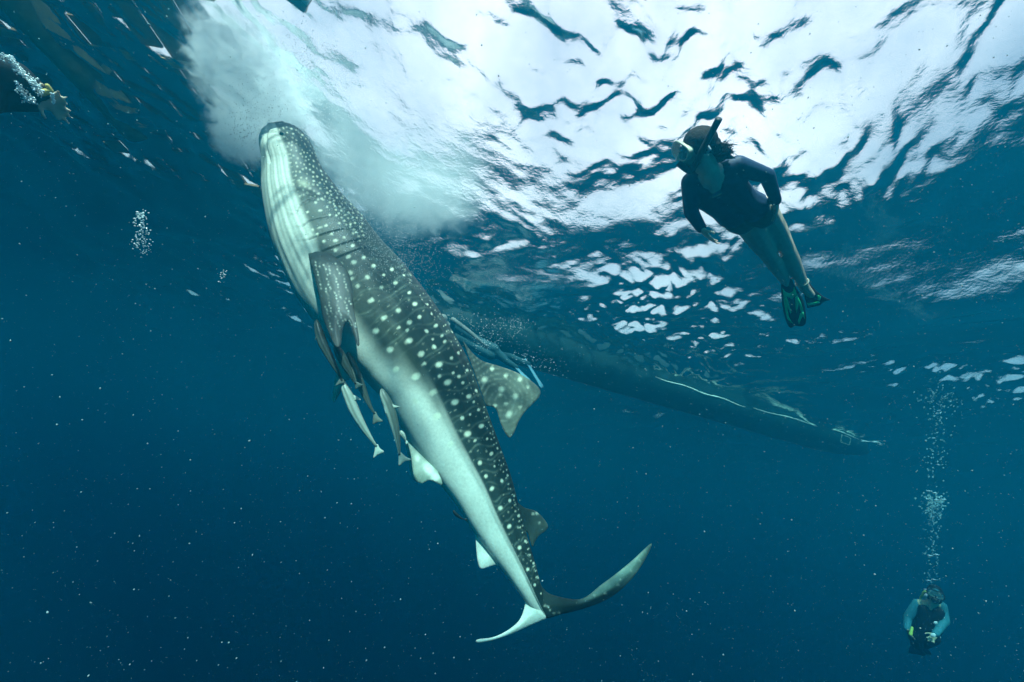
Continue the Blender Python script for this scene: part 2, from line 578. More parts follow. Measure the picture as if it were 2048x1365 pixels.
c1 = lower_k + (upper_k - lower_k) * kl[..., None]
COLR = c0 + (c1 - c0) * kmix[..., None]
# darker mottling of the back
mot = np.array([[mnoise.noise(Vector((h * 26, b * 5.0, 2))) for b in np.linspace(-1, 1, 40)] for h in hs])
motv = np.stack([np.interp(BV[i], np.linspace(-1, 1, 40), mot[i]) for i in range(NR)])
COLR *= (1 + 0.30 * motv * dark)[..., None]
# thin pale cross lines, wavering
bar = np.zeros((NR, NA))
s_px = np.r_[0, np.cumsum(np.linalg.norm(np.diff(S[:, :2], axis=0), axis=1))]
k0 = 330
while k0 < s_px[-1] - 60:
    amp = 5.0
    off = k0 + amp * np.sin(BV * 5.5 + k0) + 3 * np.sin(BV * 11 + 2 * k0) + 10 * BV ** 2
    gate = np.clip(0.55 + 0.9 * motv, 0.12, 1)
    bar = np.maximum(bar, np.exp(-((s_px[:, None] - off) / 1.9) ** 2) * gate)
    if rngs.random() < 0.45:
        off2 = off + 8 + 2 * np.sin(BV * 8 + k0)
        bar = np.maximum(bar, 0.6 * np.exp(-((s_px[:, None] - off2) / 1.5) ** 2) * gate)
    k0 += np.interp(k0, [330, 1000], [29, 25]) * (0.9 + 0.2 * rngs.random())
bar *= dark * np.interp(hs, [0.24, 0.34], [0, 1])[:, None]
bar *= (1 - kmix * (1 - kl))
COLR += (np.array([0.17, 0.21, 0.16]) - COLR) * (0.60 * bar)[..., None]
# big spots: charted positions on the flank (u, v, radius)
SPOTS = [(731, 552, 6.5), (784, 559, 5), (758, 572, 5), (742, 601, 6.5), (824, 602, 5.5), (793, 619, 6.5), (768, 636, 6.5), (834, 630, 5), (815, 643, 6.5),
         (867, 647, 4.5), (849, 660, 6), (755, 664, 7.5), (817, 682, 7.5), (886, 680, 4), (865, 693, 6.5), (783, 701, 8), (841, 708, 7.5), (916, 702, 4.5), (901, 714, 4.5),
         (876, 729, 7.5), (833, 754, 9), (796, 740, 7.5), (917, 752, 4.5), (935, 738, 4), (894, 765, 7.5), (954, 780, 4), (937, 793, 5.5), (909, 805, 7.5),
         (866, 786, 8), (833, 803, 7.5), (924, 837, 5.5), (957, 821, 3.8), (963, 854, 5.5), (935, 869, 7.5), (874, 833, 9), (901, 888, 7.5), (984, 910, 4.5), (998, 899, 3.2),
         (960, 927, 6), (972, 954, 5), (1005, 965, 5), (1018, 955, 3), (984, 979, 5), (1021, 1005, 4.6), (1001, 1018, 5.4), (1031, 996, 2.8), (1040, 1036, 4), (1019, 1055, 5.2),
         (1053, 1087, 3.4), (1040, 1098, 5), (1069, 1131, 3.2), (1056, 1141, 4), (1078, 1160, 2.8), (1070, 1172, 3.6), (1083, 1190, 2.4), (1088, 1212, 2.4), (1094, 1216, 2.2),
         (704, 522, 6), (721, 510, 4.5), (740, 527, 5.5), (694, 511, 5), (680, 530, 5), (660, 519, 5), (670, 500, 5), (700, 545, 6), (716, 572, 5), (705, 557, 4.5),
         (650, 449, 4.2), (640, 455, 4), (661, 466, 4.4), (636, 471, 4.2), (627, 462, 3.6), (669, 479, 4.6), (648, 484, 4), (684, 470, 4), (700, 486, 4.6), (655, 425, 4), (667, 424, 3.4),
         (638, 418, 4.2), (629, 402, 4.4), (650, 408, 3.6), (616, 425, 3.6), (640, 391, 4), (662, 398, 3.2), (673, 440, 3.6), (705, 455, 3.8), (694, 440, 3.4), (812, 578, 4), (775, 530, 4.5), (760, 545, 4), (800, 540, 3.8),
         (850, 600, 3.6), (858, 622, 3.4), (905, 655, 3.2), (932, 690, 3.2), (878, 752, 4.6), (848, 728, 4.5), (880, 668, 3.6), (862, 676, 3.4), (905, 745, 3.6), (925, 765, 3.4), (947, 805, 3.2), (940, 830, 3), (950, 883, 3.2), (975, 880, 3), (990, 935, 2.8), (812, 660, 4), (796, 655, 4)]
sk = []
for u, v, r_ in SPOTS:
    hd = min(1.0, max(0.0, (v - 380) / 140.0))
    sk.append((u, v, r_ * (0.68 + 0.32 * hd), 0.62 + 0.38 * hd))
# small close-set spots over the head and nape
tries = 0
hp = []
while len(hp) < 330 and tries < 9000:
    tries += 1
    u, v = rngs.uniform(535, 720), rngs.uniform(250, 500)
    i = np.argmin((S[:, 0] - u) ** 2 + (S[:, 1] - v) ** 2)
    b = ((np.array([u, v]) - S[i, :2]) @ N2[i]) / S[i, 2]
    if not (-0.10 - 0.12 * rngs.random() < b < 0.97): continue
    if v > 395 and b < 0.5: continue
    mind = 6.4 + 2.0 * (v - 250) / 200
    if any((u - a) ** 2 + (v - c) ** 2 < mind ** 2 for a, c in hp): continue
    hp.append((u, v))
    sk.append((u, v, rngs.uniform(1.8, 2.8) + 0.7 * (v - 250) / 200, rngs.uniform(0.3, 0.58)))
# faint small spots between the charted ones
tries = 0
xp = []
while len(xp) < 90 and tries < 6000:
    tries += 1
    i = int(rngs.integers(190, NR - 25)); b = rngs.uniform(-0.15, 0.95)
    if b < keel_v[i] + 0.05 and hs[i] > 0.5: continue
    c = S[i, :2] + N2[i] * S[i, 2] * b
    if any((c[0] - q[0]) ** 2 + (c[1] - q[1]) ** 2 < (q[2] + 7) ** 2 for q in sk) or any((c[0] - a) ** 2 + (c[1] - d_) ** 2 < 110 for a, d_ in xp): continue
    xp.append((c[0], c[1]))
for a, d_ in xp:
    sk.append((a, d_, rngs.uniform(1.6, 3.2), rngs.uniform(0.2, 0.42)))
# rows of small spots along the crest of the back
for q in np.arange(400, s_px[-1] - 70, 11.5):
    i = int(np.searchsorted(s_px, q))
    for b in (0.80, 0.90):
        if rngs.random() < 0.62:
            c = S[i, :2] + N2[i] * S[i, 2] * (b + rngs.uniform(-0.04, 0.04))
            sk.append((c[0], c[1], rngs.uniform(1.5, 2.6), 0.75))
flatUV = UV
wob = np.random.default_rng(3)
sp_mask = np.zeros((NR, NA))
arc = np.sqrt(np.clip(1 - BV ** 2, 0.12, 1))               # foreshortening toward the crest and belly: keeps spots round on the skin
for u, v, r_, w_ in sk:
    i = int(np.argmin((S[:, 0] - u) ** 2 + (S[:, 1] - v) ** 2))
    rr = r_ * 0.70
    k = int(rr * 3.2 / (s_px[-1] / NR)) + 3
    i0, i1 = max(0, i - k), min(NR, i + k)
    du = flatUV[i0:i1] - np.array([u, v])
    a1 = du @ Td2[i]; a2 = du @ N2[i]
    el = wob.uniform(0.85, 1.35); an = wob.uniform(-0.4, 0.4)
    b1 = a1 * math.cos(an) + a2 * math.sin(an); b2 = -a1 * math.sin(an) + a2 * math.cos(an)
    dd = np.sqrt((b1) ** 2 + (b2 / el) ** 2)
    sp_mask[i0:i1] = np.maximum(sp_mask[i0:i1], w_ / (1 + np.exp((dd - rr) / (0.11 * rr))))
COLR += (spot_c - COLR) * (sp_mask * np.clip(dark + 0.35, 0, 1) * 0.95)[..., None]
COLR *= (1 - 0.75 * groove.reshape(NR, NA))[..., None]     # slit openings: their inner shade put into the skin colour
# pale patch by the first slit
dp = np.linalg.norm((UVf - np.array([607, 366])) * np.array([0.9, 1.2]), axis=1)
COLR += (np.array([0.62, 0.62, 0.42]) - COLR) * (0.6 * np.exp(-(dp / 9) ** 2)).reshape(NR, NA)[..., None]
COLR = np.clip(COLR, 0.008, 0.85)

# ---- mouth: lips turned in, dark gape
rings = [CO]
rcol = [COLR]
m_c = AX[0]
for kx, (sc, dep) in enumerate([(0.95, -0.010), (0.86, -0.016), (0.76, -0.010), (0.66, 0.02), (0.60, 0.10), (0.5, 0.24), (0.28, 0.34)]):
    rg_ = m_c + (CO[0] - m_c) * sc + T[0] * dep
    rings.insert(0, rg_[None]); 
    cm = COLR[0] if kx < 3 else COLR[0] * 0 + np.array([0.30, 0.26, 0.22]) * (0.7 if kx > 3 else 1)
    rcol.insert(0, cm[None])
ALL = np.concatenate(rings, 0); ALLC = np.concatenate(rcol, 0)
nr = len(ALL)
idx = np.arange(nr * NA).reshape(nr, NA)
qd = np.stack([idx[:-1], np.roll(idx, -1, 1)[:-1], np.roll(idx, -1, 1)[1:], idx[1:]], -1).reshape(-1, 4)
co = ALL.reshape(-1, 3); cl_ = ALLC.reshape(-1, 3)
# close both ends
n0 = len(co)
co = np.vstack([co, ALL[0].mean(0), ALL[-1].mean(0)]); cl_ = np.vstack([cl_, ALLC[0].mean(0), ALLC[-1].mean(0)])
shark_me = bpy.data.meshes.new('whale_shark')
me_q = qd.tolist() + [(int(idx[0, (j + 1) % NA]), int(idx[0, j]), n0) for j in range(NA)] + [(int(idx[-1, j]), int(idx[-1, (j + 1) % NA]), n0 + 1) for j in range(NA)]
shark_me.from_pydata(co.tolist(), [], me_q)
shark_me.polygons.foreach_set('use_smooth', [True] * len(shark_me.polygons))
bm = bmesh.new(); bm.from_mesh(shark_me); bmesh.ops.recalc_face_normals(bm, faces=bm.faces); bm.to_mesh(shark_me); bm.free()
set_color(shark_me, cl_)
M_shark = pigment_material('shark_skin', 0.5, 0.16, 55, 0.10, 0.22)
shark = world_obj('whale_shark', shark_me, M_shark, origin=Vector(AX[300].tolist()))
tag(shark, 'huge whale shark hanging upright with white spots, feeding in the bubble cloud at the surface', 'shark')


def flank_depth(u, v, f=1.0):
    """Depth of the near flank at sheet point (u, v), metres toward the viewer (negative)."""
    i = int(np.argmin((S[:, 0] - u) ** 2 + (S[:, 1] - v) ** 2))
    b = ((np.array([u, v]) - S[i, :2]) @ N2[i]) / S[i, 2]
    return -HW[i] * LWR[i] * math.sqrt(max(0.0, 1 - min(1, b * b)))


def fin_colors(base, tip, spots, edge_poly=None, lines=0.0, dark_to=None, spot=spot_c):
    def f(V):
        c = np.repeat(np.array(base)[None], len(V), 0).astype(float)
        if dark_to is not None:
            p, q = np.array(dark_to[0], float), np.array(dark_to[1], float)
            t = np.clip(((V - p) @ (q - p)) / ((q - p) @ (q - p)), 0, 1)
            c = c + (np.array(tip) - c) * (t ** 1.3)[:, None]
        nn = np.array([mnoise.noise(Vector((u * 0.05, v * 0.05, 4))) for u, v in V])
        c *= (1 + 0.3 * nn)[:, None]
        if lines:
            ln = np.exp(-(np.sin(np.linalg.norm(V - np.array(lines[:2]), axis=1) / lines[2] + nn * 1.5) / 0.3) ** 2)
            c += (np.array([0.30, 0.34, 0.27]) - c) * (lines[3] * ln)[:, None]
        for s_ in spots:
            u, v, r_ = s_[:3]
            ax_ = s_[3] if len(s_) > 3 else 0.0
            el = s_[4] if len(s_) > 4 else 1.0
            d_ = V - np.array([u, v])
            a = d_[:, 0] * math.cos(ax_) + d_[:, 1] * math.sin(ax_); b = -d_[:, 0] * math.sin(ax_) + d_[:, 1] * math.cos(ax_)
            dd = np.sqrt((a / el) ** 2 + b ** 2)
            c += (np.array(spot) - c) * (0.9 / (1 + np.exp((dd - r_) / (0.2 * r_))))[:, None]
        return np.clip(c, 0.01, 0.85)
    return f


M_fin = pigment_material('fin_skin', 0.5, 0.16, 50, 0.08, 0.22)

# first dorsal fin
DF = [(926, 682), (945, 706), (965, 722), (1000, 733), (1035, 746), (1062, 762), (1080, 780), (1076, 797), (1050, 824), (1036, 846), (1028, 866), (1019, 876), (1010, 866), (1001, 846), (991, 818), (972, 812)]
me = plate('dorsal_fin', DF, lambda u, v, o: sp(u, v, o + 0.10 * ((u - 960) / 120) - 0.02), 0.055, 4.0, 22,
           color=fin_colors((0.034, 0.046, 0.038), (0.17, 0.19, 0.14), [(969, 760, 5), (1000, 790, 3.2), (1011, 752, 3.4), (1003, 779, 5), (1031, 793, 5), (1018, 829, 5, -1.0, 1.4), (1040, 759, 4), (1056, 775, 3), (984, 738, 3.4), (990, 812, 3), (1012, 808, 2.6), (1040, 815, 2.2)],
                            lines=(1000, 800, 3.4, 0.38), dark_to=((950, 760), (1080, 800))))
world_obj('dorsal_fin', me, M_fin, shark)
# second dorsal fin
D2 = [(1036, 1006), (1050, 1016), (1070, 1022), (1086, 1036), (1096, 1052), (1091, 1062), (1078, 1072), (1070, 1084), (1065, 1094), (1060, 1082), (1055, 1066), (1046, 1060)]
me = plate('second_dorsal_fin', D2, lambda u, v, o: sp(u, v, o + 0.05 * ((u - 1050) / 40)), 0.03, 3.0, 12,
           color=fin_colors((0.025, 0.04, 0.034), (0.11, 0.14, 0.105), [(1066, 1028, 2.4), (1074, 1027, 3), (1079, 1046, 2)], dark_to=((1045, 1040), (1094, 1058))))
world_obj('second_dorsal_fin', me, M_fin, shark)
# anal fin
AF = [(948, 1052), (951, 1075), (953, 1105), (957, 1130), (963, 1138), (975, 1135), (990, 1131), (1008, 1134), (1000, 1120), (990, 1100), (976, 1074)]
me = plate('anal_fin', AF, lambda u, v, o: sp(u, v, o - 0.04), 0.03, 3.0, 12, color=fin_colors(pale_c, pale_c, []))
world_obj('anal_fin', me, M_fin, shark)
# pelvic fins: the near one spread, the far one behind it
PV = [(806, 852), (815, 885), (822, 912), (826, 944), (833, 962), (844, 967), (858, 961), (872, 965), (883, 971), (884, 962), (876, 944), (869, 922), (862, 896), (846, 872)]
me = plate('pelvic_fin', PV, lambda u, v, o: sp(u, v, o + flank_depth(835, 880) * 0.62 - 0.10 * ((v - 870) / 90)), 0.035, 3.5, 14,
           color=fin_colors((0.42, 0.47, 0.37), (0.16, 0.2, 0.15), [(835, 915, 5, 1.4, 1.5), (858, 938, 9, 1.0, 1.6), (848, 885, 9), (870, 955, 8)], dark_to=((860, 880), (832, 955)), spot=(0.68, 0.72, 0.58)))
world_obj('pelvic_fin', me, M_fin, shark)
PV2 = [(u - 6, v - 2) for u, v in PV]
me = plate('pelvic_fin', PV2, lambda u, v, o: sp(u, v, o + 0.22 + 0.10 * ((v - 870) / 90)), 0.035, 3.5, 14, color=fin_colors((0.5, 0.54, 0.44), (0.4, 0.45, 0.36), []))
world_obj('pelvic_fin', me, M_fin, shark)
# near pectoral fin: dark, streaked with short pale dashes, deep notch behind
PF = [(612, 486), (617, 510), (626, 545), (638, 590), (645, 630), (655, 660), (668, 688), (676, 697), (682, 688), (684, 668), (688, 652), (694, 643), (700, 650), (708, 672), (715, 692), (719, 688), (716, 662), (710, 630), (705, 600), (704, 570), (690, 535), (655, 500)]
stre = []
for i in range(22):
    for j in range(7):
        v = 525 + i * 6.4 + 2.2 * (j % 2)
        u = 634 + 0.30 * (v - 540) * 0.8 + j * 8.4 + 1.3 * math.sin(i * 3.1 + j)
        if 0.30 < math.sin(i * 12.9898 + j * 78.2) * 0.5 + 0.5:
            stre.append((u, v, 0.95, 1.25, 2.0))
sd0 = flank_depth(655, 520)


def pect_map(u, v, o):
    t = min(1.0, max(0.0, (v - 484) / 48.0)); t = t * t * (3 - 2 * t)
    return sp(u, v, o + (1 - t) * flank_depth(u, v) * 0.85 + t * (sd0 - 0.05 - 0.16 * (v - 500) / 200))


me = plate('pectoral_fin', PF, pect_map, 0.07, 3.2, 16,
           color=fin_colors((0.026, 0.034, 0.030), (0.070, 0.072, 0.066), stre, dark_to=((650, 540), (672, 690)), spot=(0.42, 0.46, 0.38)))
world_obj('pectoral_fin', me, M_fin, shark)
# far pectoral fin, its pale underside below the belly
PF2 = [(632, 560), (650, 640), (667, 690), (674, 735), (667, 775), (665, 800), (670, 804), (680, 786), (690, 764), (700, 758), (706, 738), (716, 712), (712, 640), (700, 560)]
me = plate('pectoral_fin', PF2, lambda u, v, o: sp(u, v, o + 0.30 + 0.28 * max(0, (v - 600) / 200)), 0.05, 4, 14, color=fin_colors((0.55, 0.6, 0.48), (0.60, 0.64, 0.5), []))
o = world_obj('pectoral_fin', me, M_fin, shark)
o['label'] = 'pale underside of the far pectoral fin'
# tail: long dark upper lobe curling up to the right, short white lower lobe


def tail_map(u, v, o):
    return sp(u, v, o + 0.10 * max(0, (u - 1090) / 200) ** 1.3 - 0.08 * max(0, (1060 - u) / 100))


UL = [(1068, 1150), (1086, 1176), (1098, 1187), (1120, 1194), (1150, 1199), (1172, 1194), (1200, 1172), (1232, 1148), (1266, 1120), (1301, 1088), (1300, 1100), (1284, 1130), (1262, 1160), (1232, 1188), (1200, 1206), (1160, 1220), (1120, 1230), (1094, 1237), (1084, 1228)]


def ul_col(V):
    c = np.repeat(back_c[None], len(V), 0)
    # paler outer sheet: the blade rolls over beyond its dark leading edge
    lower = np.array([(1088, 1236), (1120, 1227), (1160, 1214), (1200, 1199), (1236, 1180), (1266, 1152), (1300, 1098)], float)
    d = line_dist(V, lower)
    t = np.clip((V[:, 0] - 1150) / 40, 0, 1) * np.clip((d - 4) / 6, 0, 1)
    t = np.maximum(t, np.clip((V[:, 0] - 1225) / 40, 0, 1) * 0.8)
    nn = np.array([mnoise.noise(Vector((u * 0.06, v * 0.06, 9))) for u, v in V])
    pale = np.array([0.125, 0.19, 0.15]) * (1 + 0.25 * nn)[:, None]
    c = c + (pale - c) * t[:, None]
    for u, v, r_ in [(1189, 1191, 1.8), (1210, 1187, 2.0), (1236, 1170, 1.9), (1241, 1160, 1.6), (1262, 1142, 1.6), (1280, 1122, 1.4), (1096, 1214, 2), (1090, 1212, 2), (1100, 1220, 1.5), (1118, 1226, 1.5), (1108, 1227, 1.5)]:
        dd = np.linalg.norm(V - np.array([u, v]), axis=1)
        c += (np.array([0.5, 0.56, 0.44]) - c) * (0.8 / (1 + np.exp((dd - r_) / 0.5)))[:, None]
    return c


me = plate('tail_fin', UL, tail_map, 0.075, 3.2, 12, color=ul_col)
world_obj('tail_fin', me, M_fin, shark)
LL = [(1044, 1178), (1050, 1200), (1047, 1222), (1036, 1244), (1012, 1263), (985, 1275), (956, 1279), (952, 1284), (960, 1286), (985, 1281), (1020, 1270), (1055, 1254), (1080, 1243), (1094, 1234), (1088, 1205), (1070, 1180)]


def ll_col(V):
    c = np.repeat(pale_c[None], len(V), 0)
    # the dark of the back runs down the root to the fork
    line = np.array([(1058, 1160), (1078, 1205), (1096, 1240)], float)
    nx_ = (V - np.array([1058, 1160])) @ np.array([0.905, -0.425])
    t = 1 / (1 + np.exp(-(nx_ - 2.0) / 1.2))
    return c + (back_c - c) * t[:, None]


me = plate('tail_fin', LL, tail_map, 0.07, 3.0, 12, color=ll_col)
o = world_obj('tail_fin', me, M_fin, shark)
o['label'] = 'short white lower lobe of the tail'
# eye
M_eye = material('eye', (0.01, 0.012, 0.012), 0.15, spec=0.5)
bm = bmesh.new()
bmesh.ops.create_uvsphere(bm, u_segments=16, v_segments=10, radius=0.019)
me = bpy.data.meshes.new('eye'); bm.to_mesh(me); bm.free()
me.polygons.foreach_set('use_smooth', [True] * len(me.polygons))
for sgn in (1, -1):
    i = int(np.argmin((S[:, 0] - 562) ** 2 + (S[:, 1] - 268) ** 2))
    eu, ev = 564, 270
    b = ((np.array([eu, ev]) - S[i, :2]) @ N2[i]) / S[i, 2]
    nE = n_exp[i]
    dep = HW[i] * LWR[i] * (1 - abs(b) ** nE) ** (1 / nE)
    p = AX[i] + D[i] * HW[i] * b + WS[i] * dep * sgn * 0.985
    mm = me if sgn == 1 else me.copy()
    o = obj('eye', mm, M_eye if sgn == 1 else None, shark)
    o.location = Vector(p.tolist()) - shark.location


# ================================================================== remoras
def tube_mesh(name, P, rad, na=12, sq=1.0, up=None, col=None):
    """Closed tapered tube through P (n,3) with radii rad; sq squashes it across the up direction."""
    P = np.asarray(P, float); n = len(P)
    Tn = np.gradient(P, axis=0); Tn /= np.linalg.norm(Tn, axis=1)[:, None] + 1e-9
    u0 = np.array(up if up is not None else (0.2, 0.1, 1.0), float)
    A = np.cross(Tn, u0); A /= np.linalg.norm(A, axis=1)[:, None] + 1e-9
    B = np.cross(A, Tn)
    ang = np.linspace(0, 2 * math.pi, na, endpoint=False)
    rad = np.asarray(rad, float)
    V = P[:, None] + A[:, None] * (rad[:, None] * sq * np.cos(ang))[..., None] + B[:, None] * (rad[:, None] * np.sin(ang))[..., None]
    V = V.reshape(-1, 3).tolist() + [P[0].tolist(), P[-1].tolist()]
    f = []
    for i in range(n - 1):
        for j in range(na):
            f.append((i * na + j, i * na + (j + 1) % na, (i + 1) * na + (j + 1) % na, (i + 1) * na + j))
    for j in range(na):
        f.append(((j + 1) % na, j, n * na)); f.append(((n - 1) * na + j, (n - 1) * na + (j + 1) % na, n * na + 1))
    return mesh_from(name, V, f)


M_rem = pigment_material('remora_skin', 0.4, 0.12, 80, 0.05, 0.3)


def remora(pts, hw, off, label, dark, pale, tail, pec, belly_left=True):
    """pts: sheet points from snout to tail root; off: depth on the shark's sheet; tail, pec: outlines of the fins."""
    C = catmull(np.array(pts, float), 40)
    P = np.array([sp(u, v, off) for u, v in C])
    h = np.linspace(0, 1, 40)
    prof = np.interp(h, [0, 0.03, 0.1, 0.22, 0.4, 0.6, 0.8, 0.93, 1], [0.15, 0.45, 0.78, 0.98, 1, 0.8, 0.5, 0.28, 0.22])
    me = tube_mesh('remora', P, prof * hw * PXM, 14, 0.95, up=MV)
    # dark above, pale below
    n = len(me.vertices)
    a = np.empty(n * 3, dtype=np.float32); me.vertices.foreach_get('co', a); a = a.reshape(-1, 3)
    ctr = np.vstack([np.repeat(P, 14, 0), P[:1], P[-1:]])
    side_v = np.array(sp(800, 700) - sp(780, 710)); side_v /= np.linalg.norm(side_v)
    if not belly_left: side_v = -side_v
    rel = ((a - ctr) @ side_v) / (hw * PXM) - 0.25 * ((a - ctr) @ MV) / (hw * PXM)
    k = 1 / (1 + np.exp(-(rel + 0.1) / 0.16))
    c = np.array(pale) + (np.array(dark) - np.array(pale)) * k[:, None]
    band = np.exp(-((rel - 0.05) / 0.13) ** 2)[:, None]
    c = c * (1 - 0.55 * band)
    set_color(me, c)
    o = world_obj('remora', me, M_rem, origin=Vector(P[12].tolist()))
    tag(o, label, 'fish', 'remoras swimming beside the whale shark')
    mid = tuple((np.array(dark) * 0.5 + np.array(pale) * 0.5).tolist())
    m2 = plate('tail_fin', tail, lambda u, v, q: sp(u, v, off + q), 0.010, 2.0, 5, color=fin_colors(mid, mid, []))
    world_obj('tail_fin', m2, M_rem, o)
    for f in pec:
        m2 = plate('pectoral_fin', f, lambda u, v, q: sp(u, v, off - 0.02 + q), 0.010, 2.0, 5, color=fin_colors(mid, mid, []))
        world_obj('pectoral_fin', m2, M_rem, o)
    return o


DK, PL = (0.025, 0.035, 0.03), (0.50, 0.56, 0.46)
remora([(633, 640), (636, 656), (645, 685), (660, 715), (676, 745), (684, 762)], 7.5, -0.45, 'dark backed remora leftmost below the large chest fin, snout up', DK, (0.13, 0.155, 0.125),
       [(680, 756), (675, 764), (671, 772), (680, 769), (689, 766), (687, 759)], [[(634, 663), (632, 672), (630, 681), (634, 676), (638, 668)]])
remora([(670, 690), (678, 705), (690, 728), (702, 750), (711, 768)], 7.5, -0.50, 'dark remora right below the tip of the large chest fin', (0.035, 0.05, 0.04), (0.10, 0.125, 0.10),
       [(708, 764), (710, 772), (711, 779), (718, 775), (727, 771), (715, 764)], [])
remora([(695, 704), (700, 720), (711, 745), (724, 776), (738, 808), (749, 828)], 8.0, -0.30, 'long thin remora close along the pale belly with a dark fan tail', (0.04, 0.055, 0.045), (0.26, 0.30, 0.24),
       [(747, 824), (746, 838), (746, 849), (755, 845), (766, 843), (757, 834), (752, 824)], [[(702, 724), (700, 735), (702, 745), (707, 736)]])
remora([(687, 763), (690, 776), (698, 795), (709, 822), (724, 850), (740, 875), (753, 893)], 8.2, -0.42, 'pale belly up remora hanging lowest and farthest left of the group', (0.26, 0.30, 0.25), PL,
       [(751, 889), (749, 903), (747, 916), (756, 910), (768, 904), (760, 897), (756, 889)], [[(706, 790), (714, 793), (722, 800), (714, 801), (708, 802)], [(693, 798), (694, 808), (698, 816), (699, 806)], [(712, 835), (714, 846), (722, 852), (722, 843)]])
remora([(763, 778), (768, 792), (777, 812), (785, 836), (792, 864), (797, 892), (799, 910)], 8.5, -0.40, 'pale remora with a triangular tail beside the hip fin, against the belly', (0.06, 0.08, 0.065), PL,
       [(797, 906), (797, 920), (798, 932), (809, 924), (823, 920), (812, 914), (802, 905)], [[(767, 800), (768, 815), (772, 829), (775, 818), (772, 806)], [(782, 806), (790, 811), (800, 814), (792, 816), (785, 818)]])
remora([(800, 862), (804, 868), (809, 876), (812, 883)], 4.0, -0.36, 'tiny pale remora tucked in front of the hip fin edge', (0.3, 0.34, 0.28), PL,
       [(811, 881), (811, 886), (813, 890), (816, 886), (814, 881)], [])
remora([(906, 1021), (911, 1028), (918, 1034), (925, 1038), (930, 1040)], 2.6, -0.16, 'tiny dark curved fish by the tail end of the belly', (0.015, 0.02, 0.02), (0.03, 0.04, 0.04),
       [(928, 1038), (931, 1037), (935, 1038), (934, 1042), (930, 1042)], [])


# ================================================================== figures: one voxel-merged body each, clothing and gear as children
def cap(bm, a, ra, b, rb, seg=12, rings=4):
    """Tapered capsule from a (radius ra) to b (radius rb)."""
    a, b = Vector(a), Vector(b)
    d = (b - a)
    L = d.length
    z = d.normalized() if L > 1e-6 else Vector((0, 0, 1))
    q = z.to_track_quat('Z', 'Y').to_matrix()
    prof = []
    for i in range(rings + 1):
        t = -math.pi / 2 + (math.pi / 2) * i / rings
        prof.append((ra * math.cos(t), ra * math.sin(t)))
    for i in range(rings + 1):
        t = (math.pi / 2) * i / rings
        prof.append((rb * math.cos(t), L + rb * math.sin(t)))
    vs = []
    for r, h in prof[1:-1]:
        vs.append([bm.verts.new(a + q @ Vector((r * math.cos(2 * math.pi * j / seg), r * math.sin(2 * math.pi * j / seg), h))) for j in range(seg)])
    p0 = bm.verts.new(a + q @ Vector((0, 0, prof[0][1]))); p1 = bm.verts.new(a + q @ Vector((0, 0, prof[-1][1])))
    for i in range(len(vs) - 1):
        for j in range(seg):
            bm.faces.new((vs[i][j], vs[i][(j + 1) % seg], vs[i + 1][(j + 1) % seg], vs[i + 1][j]))
    for j in range(seg):
        bm.faces.new((vs[0][(j + 1) % seg], vs[0][j], p0)); bm.faces.new((vs[-1][j], vs[-1][(j + 1) % seg], p1))


def chain(bm, pts, rad):
    for i in range(len(pts) - 1):
        cap(bm, pts[i], rad[i], pts[i + 1], rad[i + 1])


def ell(bm, c, ax):
    """Ellipsoid: ax is three axis vectors already scaled."""
    m = Matrix((ax[0], ax[1], ax[2])).transposed().to_4x4()
    m.translation = Vector(c)
    bmesh.ops.create_icosphere(bm, subdivisions=3, radius=1.0, matrix=m)


def merge(name, bm, voxel, smooth=4, factor=0.5):
    bmesh.ops.recalc_face_normals(bm, faces=bm.faces)
    me = bpy.data.meshes.new(name + '_raw'); bm.to_mesh(me); bm.free()
    ob = bpy.data.objects.new(name + '_raw', me); COL.objects.link(ob)
    r = ob.modifiers.new('r', 'REMESH'); r.mode = 'VOXEL'; r.voxel_size = voxel; r.use_smooth_shade = True
    s_ = ob.modifiers.new('s', 'SMOOTH'); s_.iterations = smooth; s_.factor = factor
    dg = bpy.context.evaluated_depsgraph_get()
    out = bpy.data.meshes.new_from_object(ob.evaluated_get(dg))
    out.name = name
    bpy.data.objects.remove(ob); bpy.data.meshes.remove(me)
    out.polygons.foreach_set('use_smooth', [True] * len(out.polygons))
    return out


def hand(bm, wrist, d, n, s=1.0, curl=0.4, side=1, spread=0.10):
    """Palm, four unequal fingers and a thumb. d along the hand, n out of the palm, side picks the thumb's side."""
    d = Vector(d).normalized(); n = Vector(n); n = (n - d * n.dot(d)).normalized(); w = d.cross(n) * side
    wrist = Vector(wrist)
    pc = wrist + d * 0.048 * s
    ell(bm, pc, (d * 0.052 * s, w * 0.040 * s, n * 0.017 * s))
    cap(bm, wrist - d * 0.02 * s, 0.024 * s, wrist + d * 0.02 * s, 0.024 * s)
    for k, (o, L) in enumerate(((0.027, 0.072), (0.010, 0.080), (-0.008, 0.074), (-0.025, 0.058))):
        p = wrist + d * (0.086 - 0.004 * abs(k - 1)) * s + w * o * s
        dd = (d + w * (spread * (1.5 - k) * 0.5)).normalized()
        r = 0.0092 * s if k < 3 else 0.0082 * s
        cap(bm, p - dd * 0.02 * s, r * 1.1, p, r)
        for q, f in enumerate((0.45, 0.32, 0.23)):
            dd = (dd + n * curl * (0.30 + 0.25 * q)).normalized()
            e = p + dd * L * f * s
            cap(bm, p, r * (1 - 0.08 * q), e, r * (0.92 - 0.08 * q))
            p = e
    p = wrist + d * 0.028 * s + w * 0.030 * s
    dd = (d * 0.75 + w * 0.75 + n * 0.25).normalized()
    for f in (0.036, 0.028, 0.022):
        e = p + dd * f * s
        cap(bm, p, 0.0110 * s, e, 0.0098 * s)
        p = e
        dd = (dd + d * 0.35 + n * 0.2).normalized()


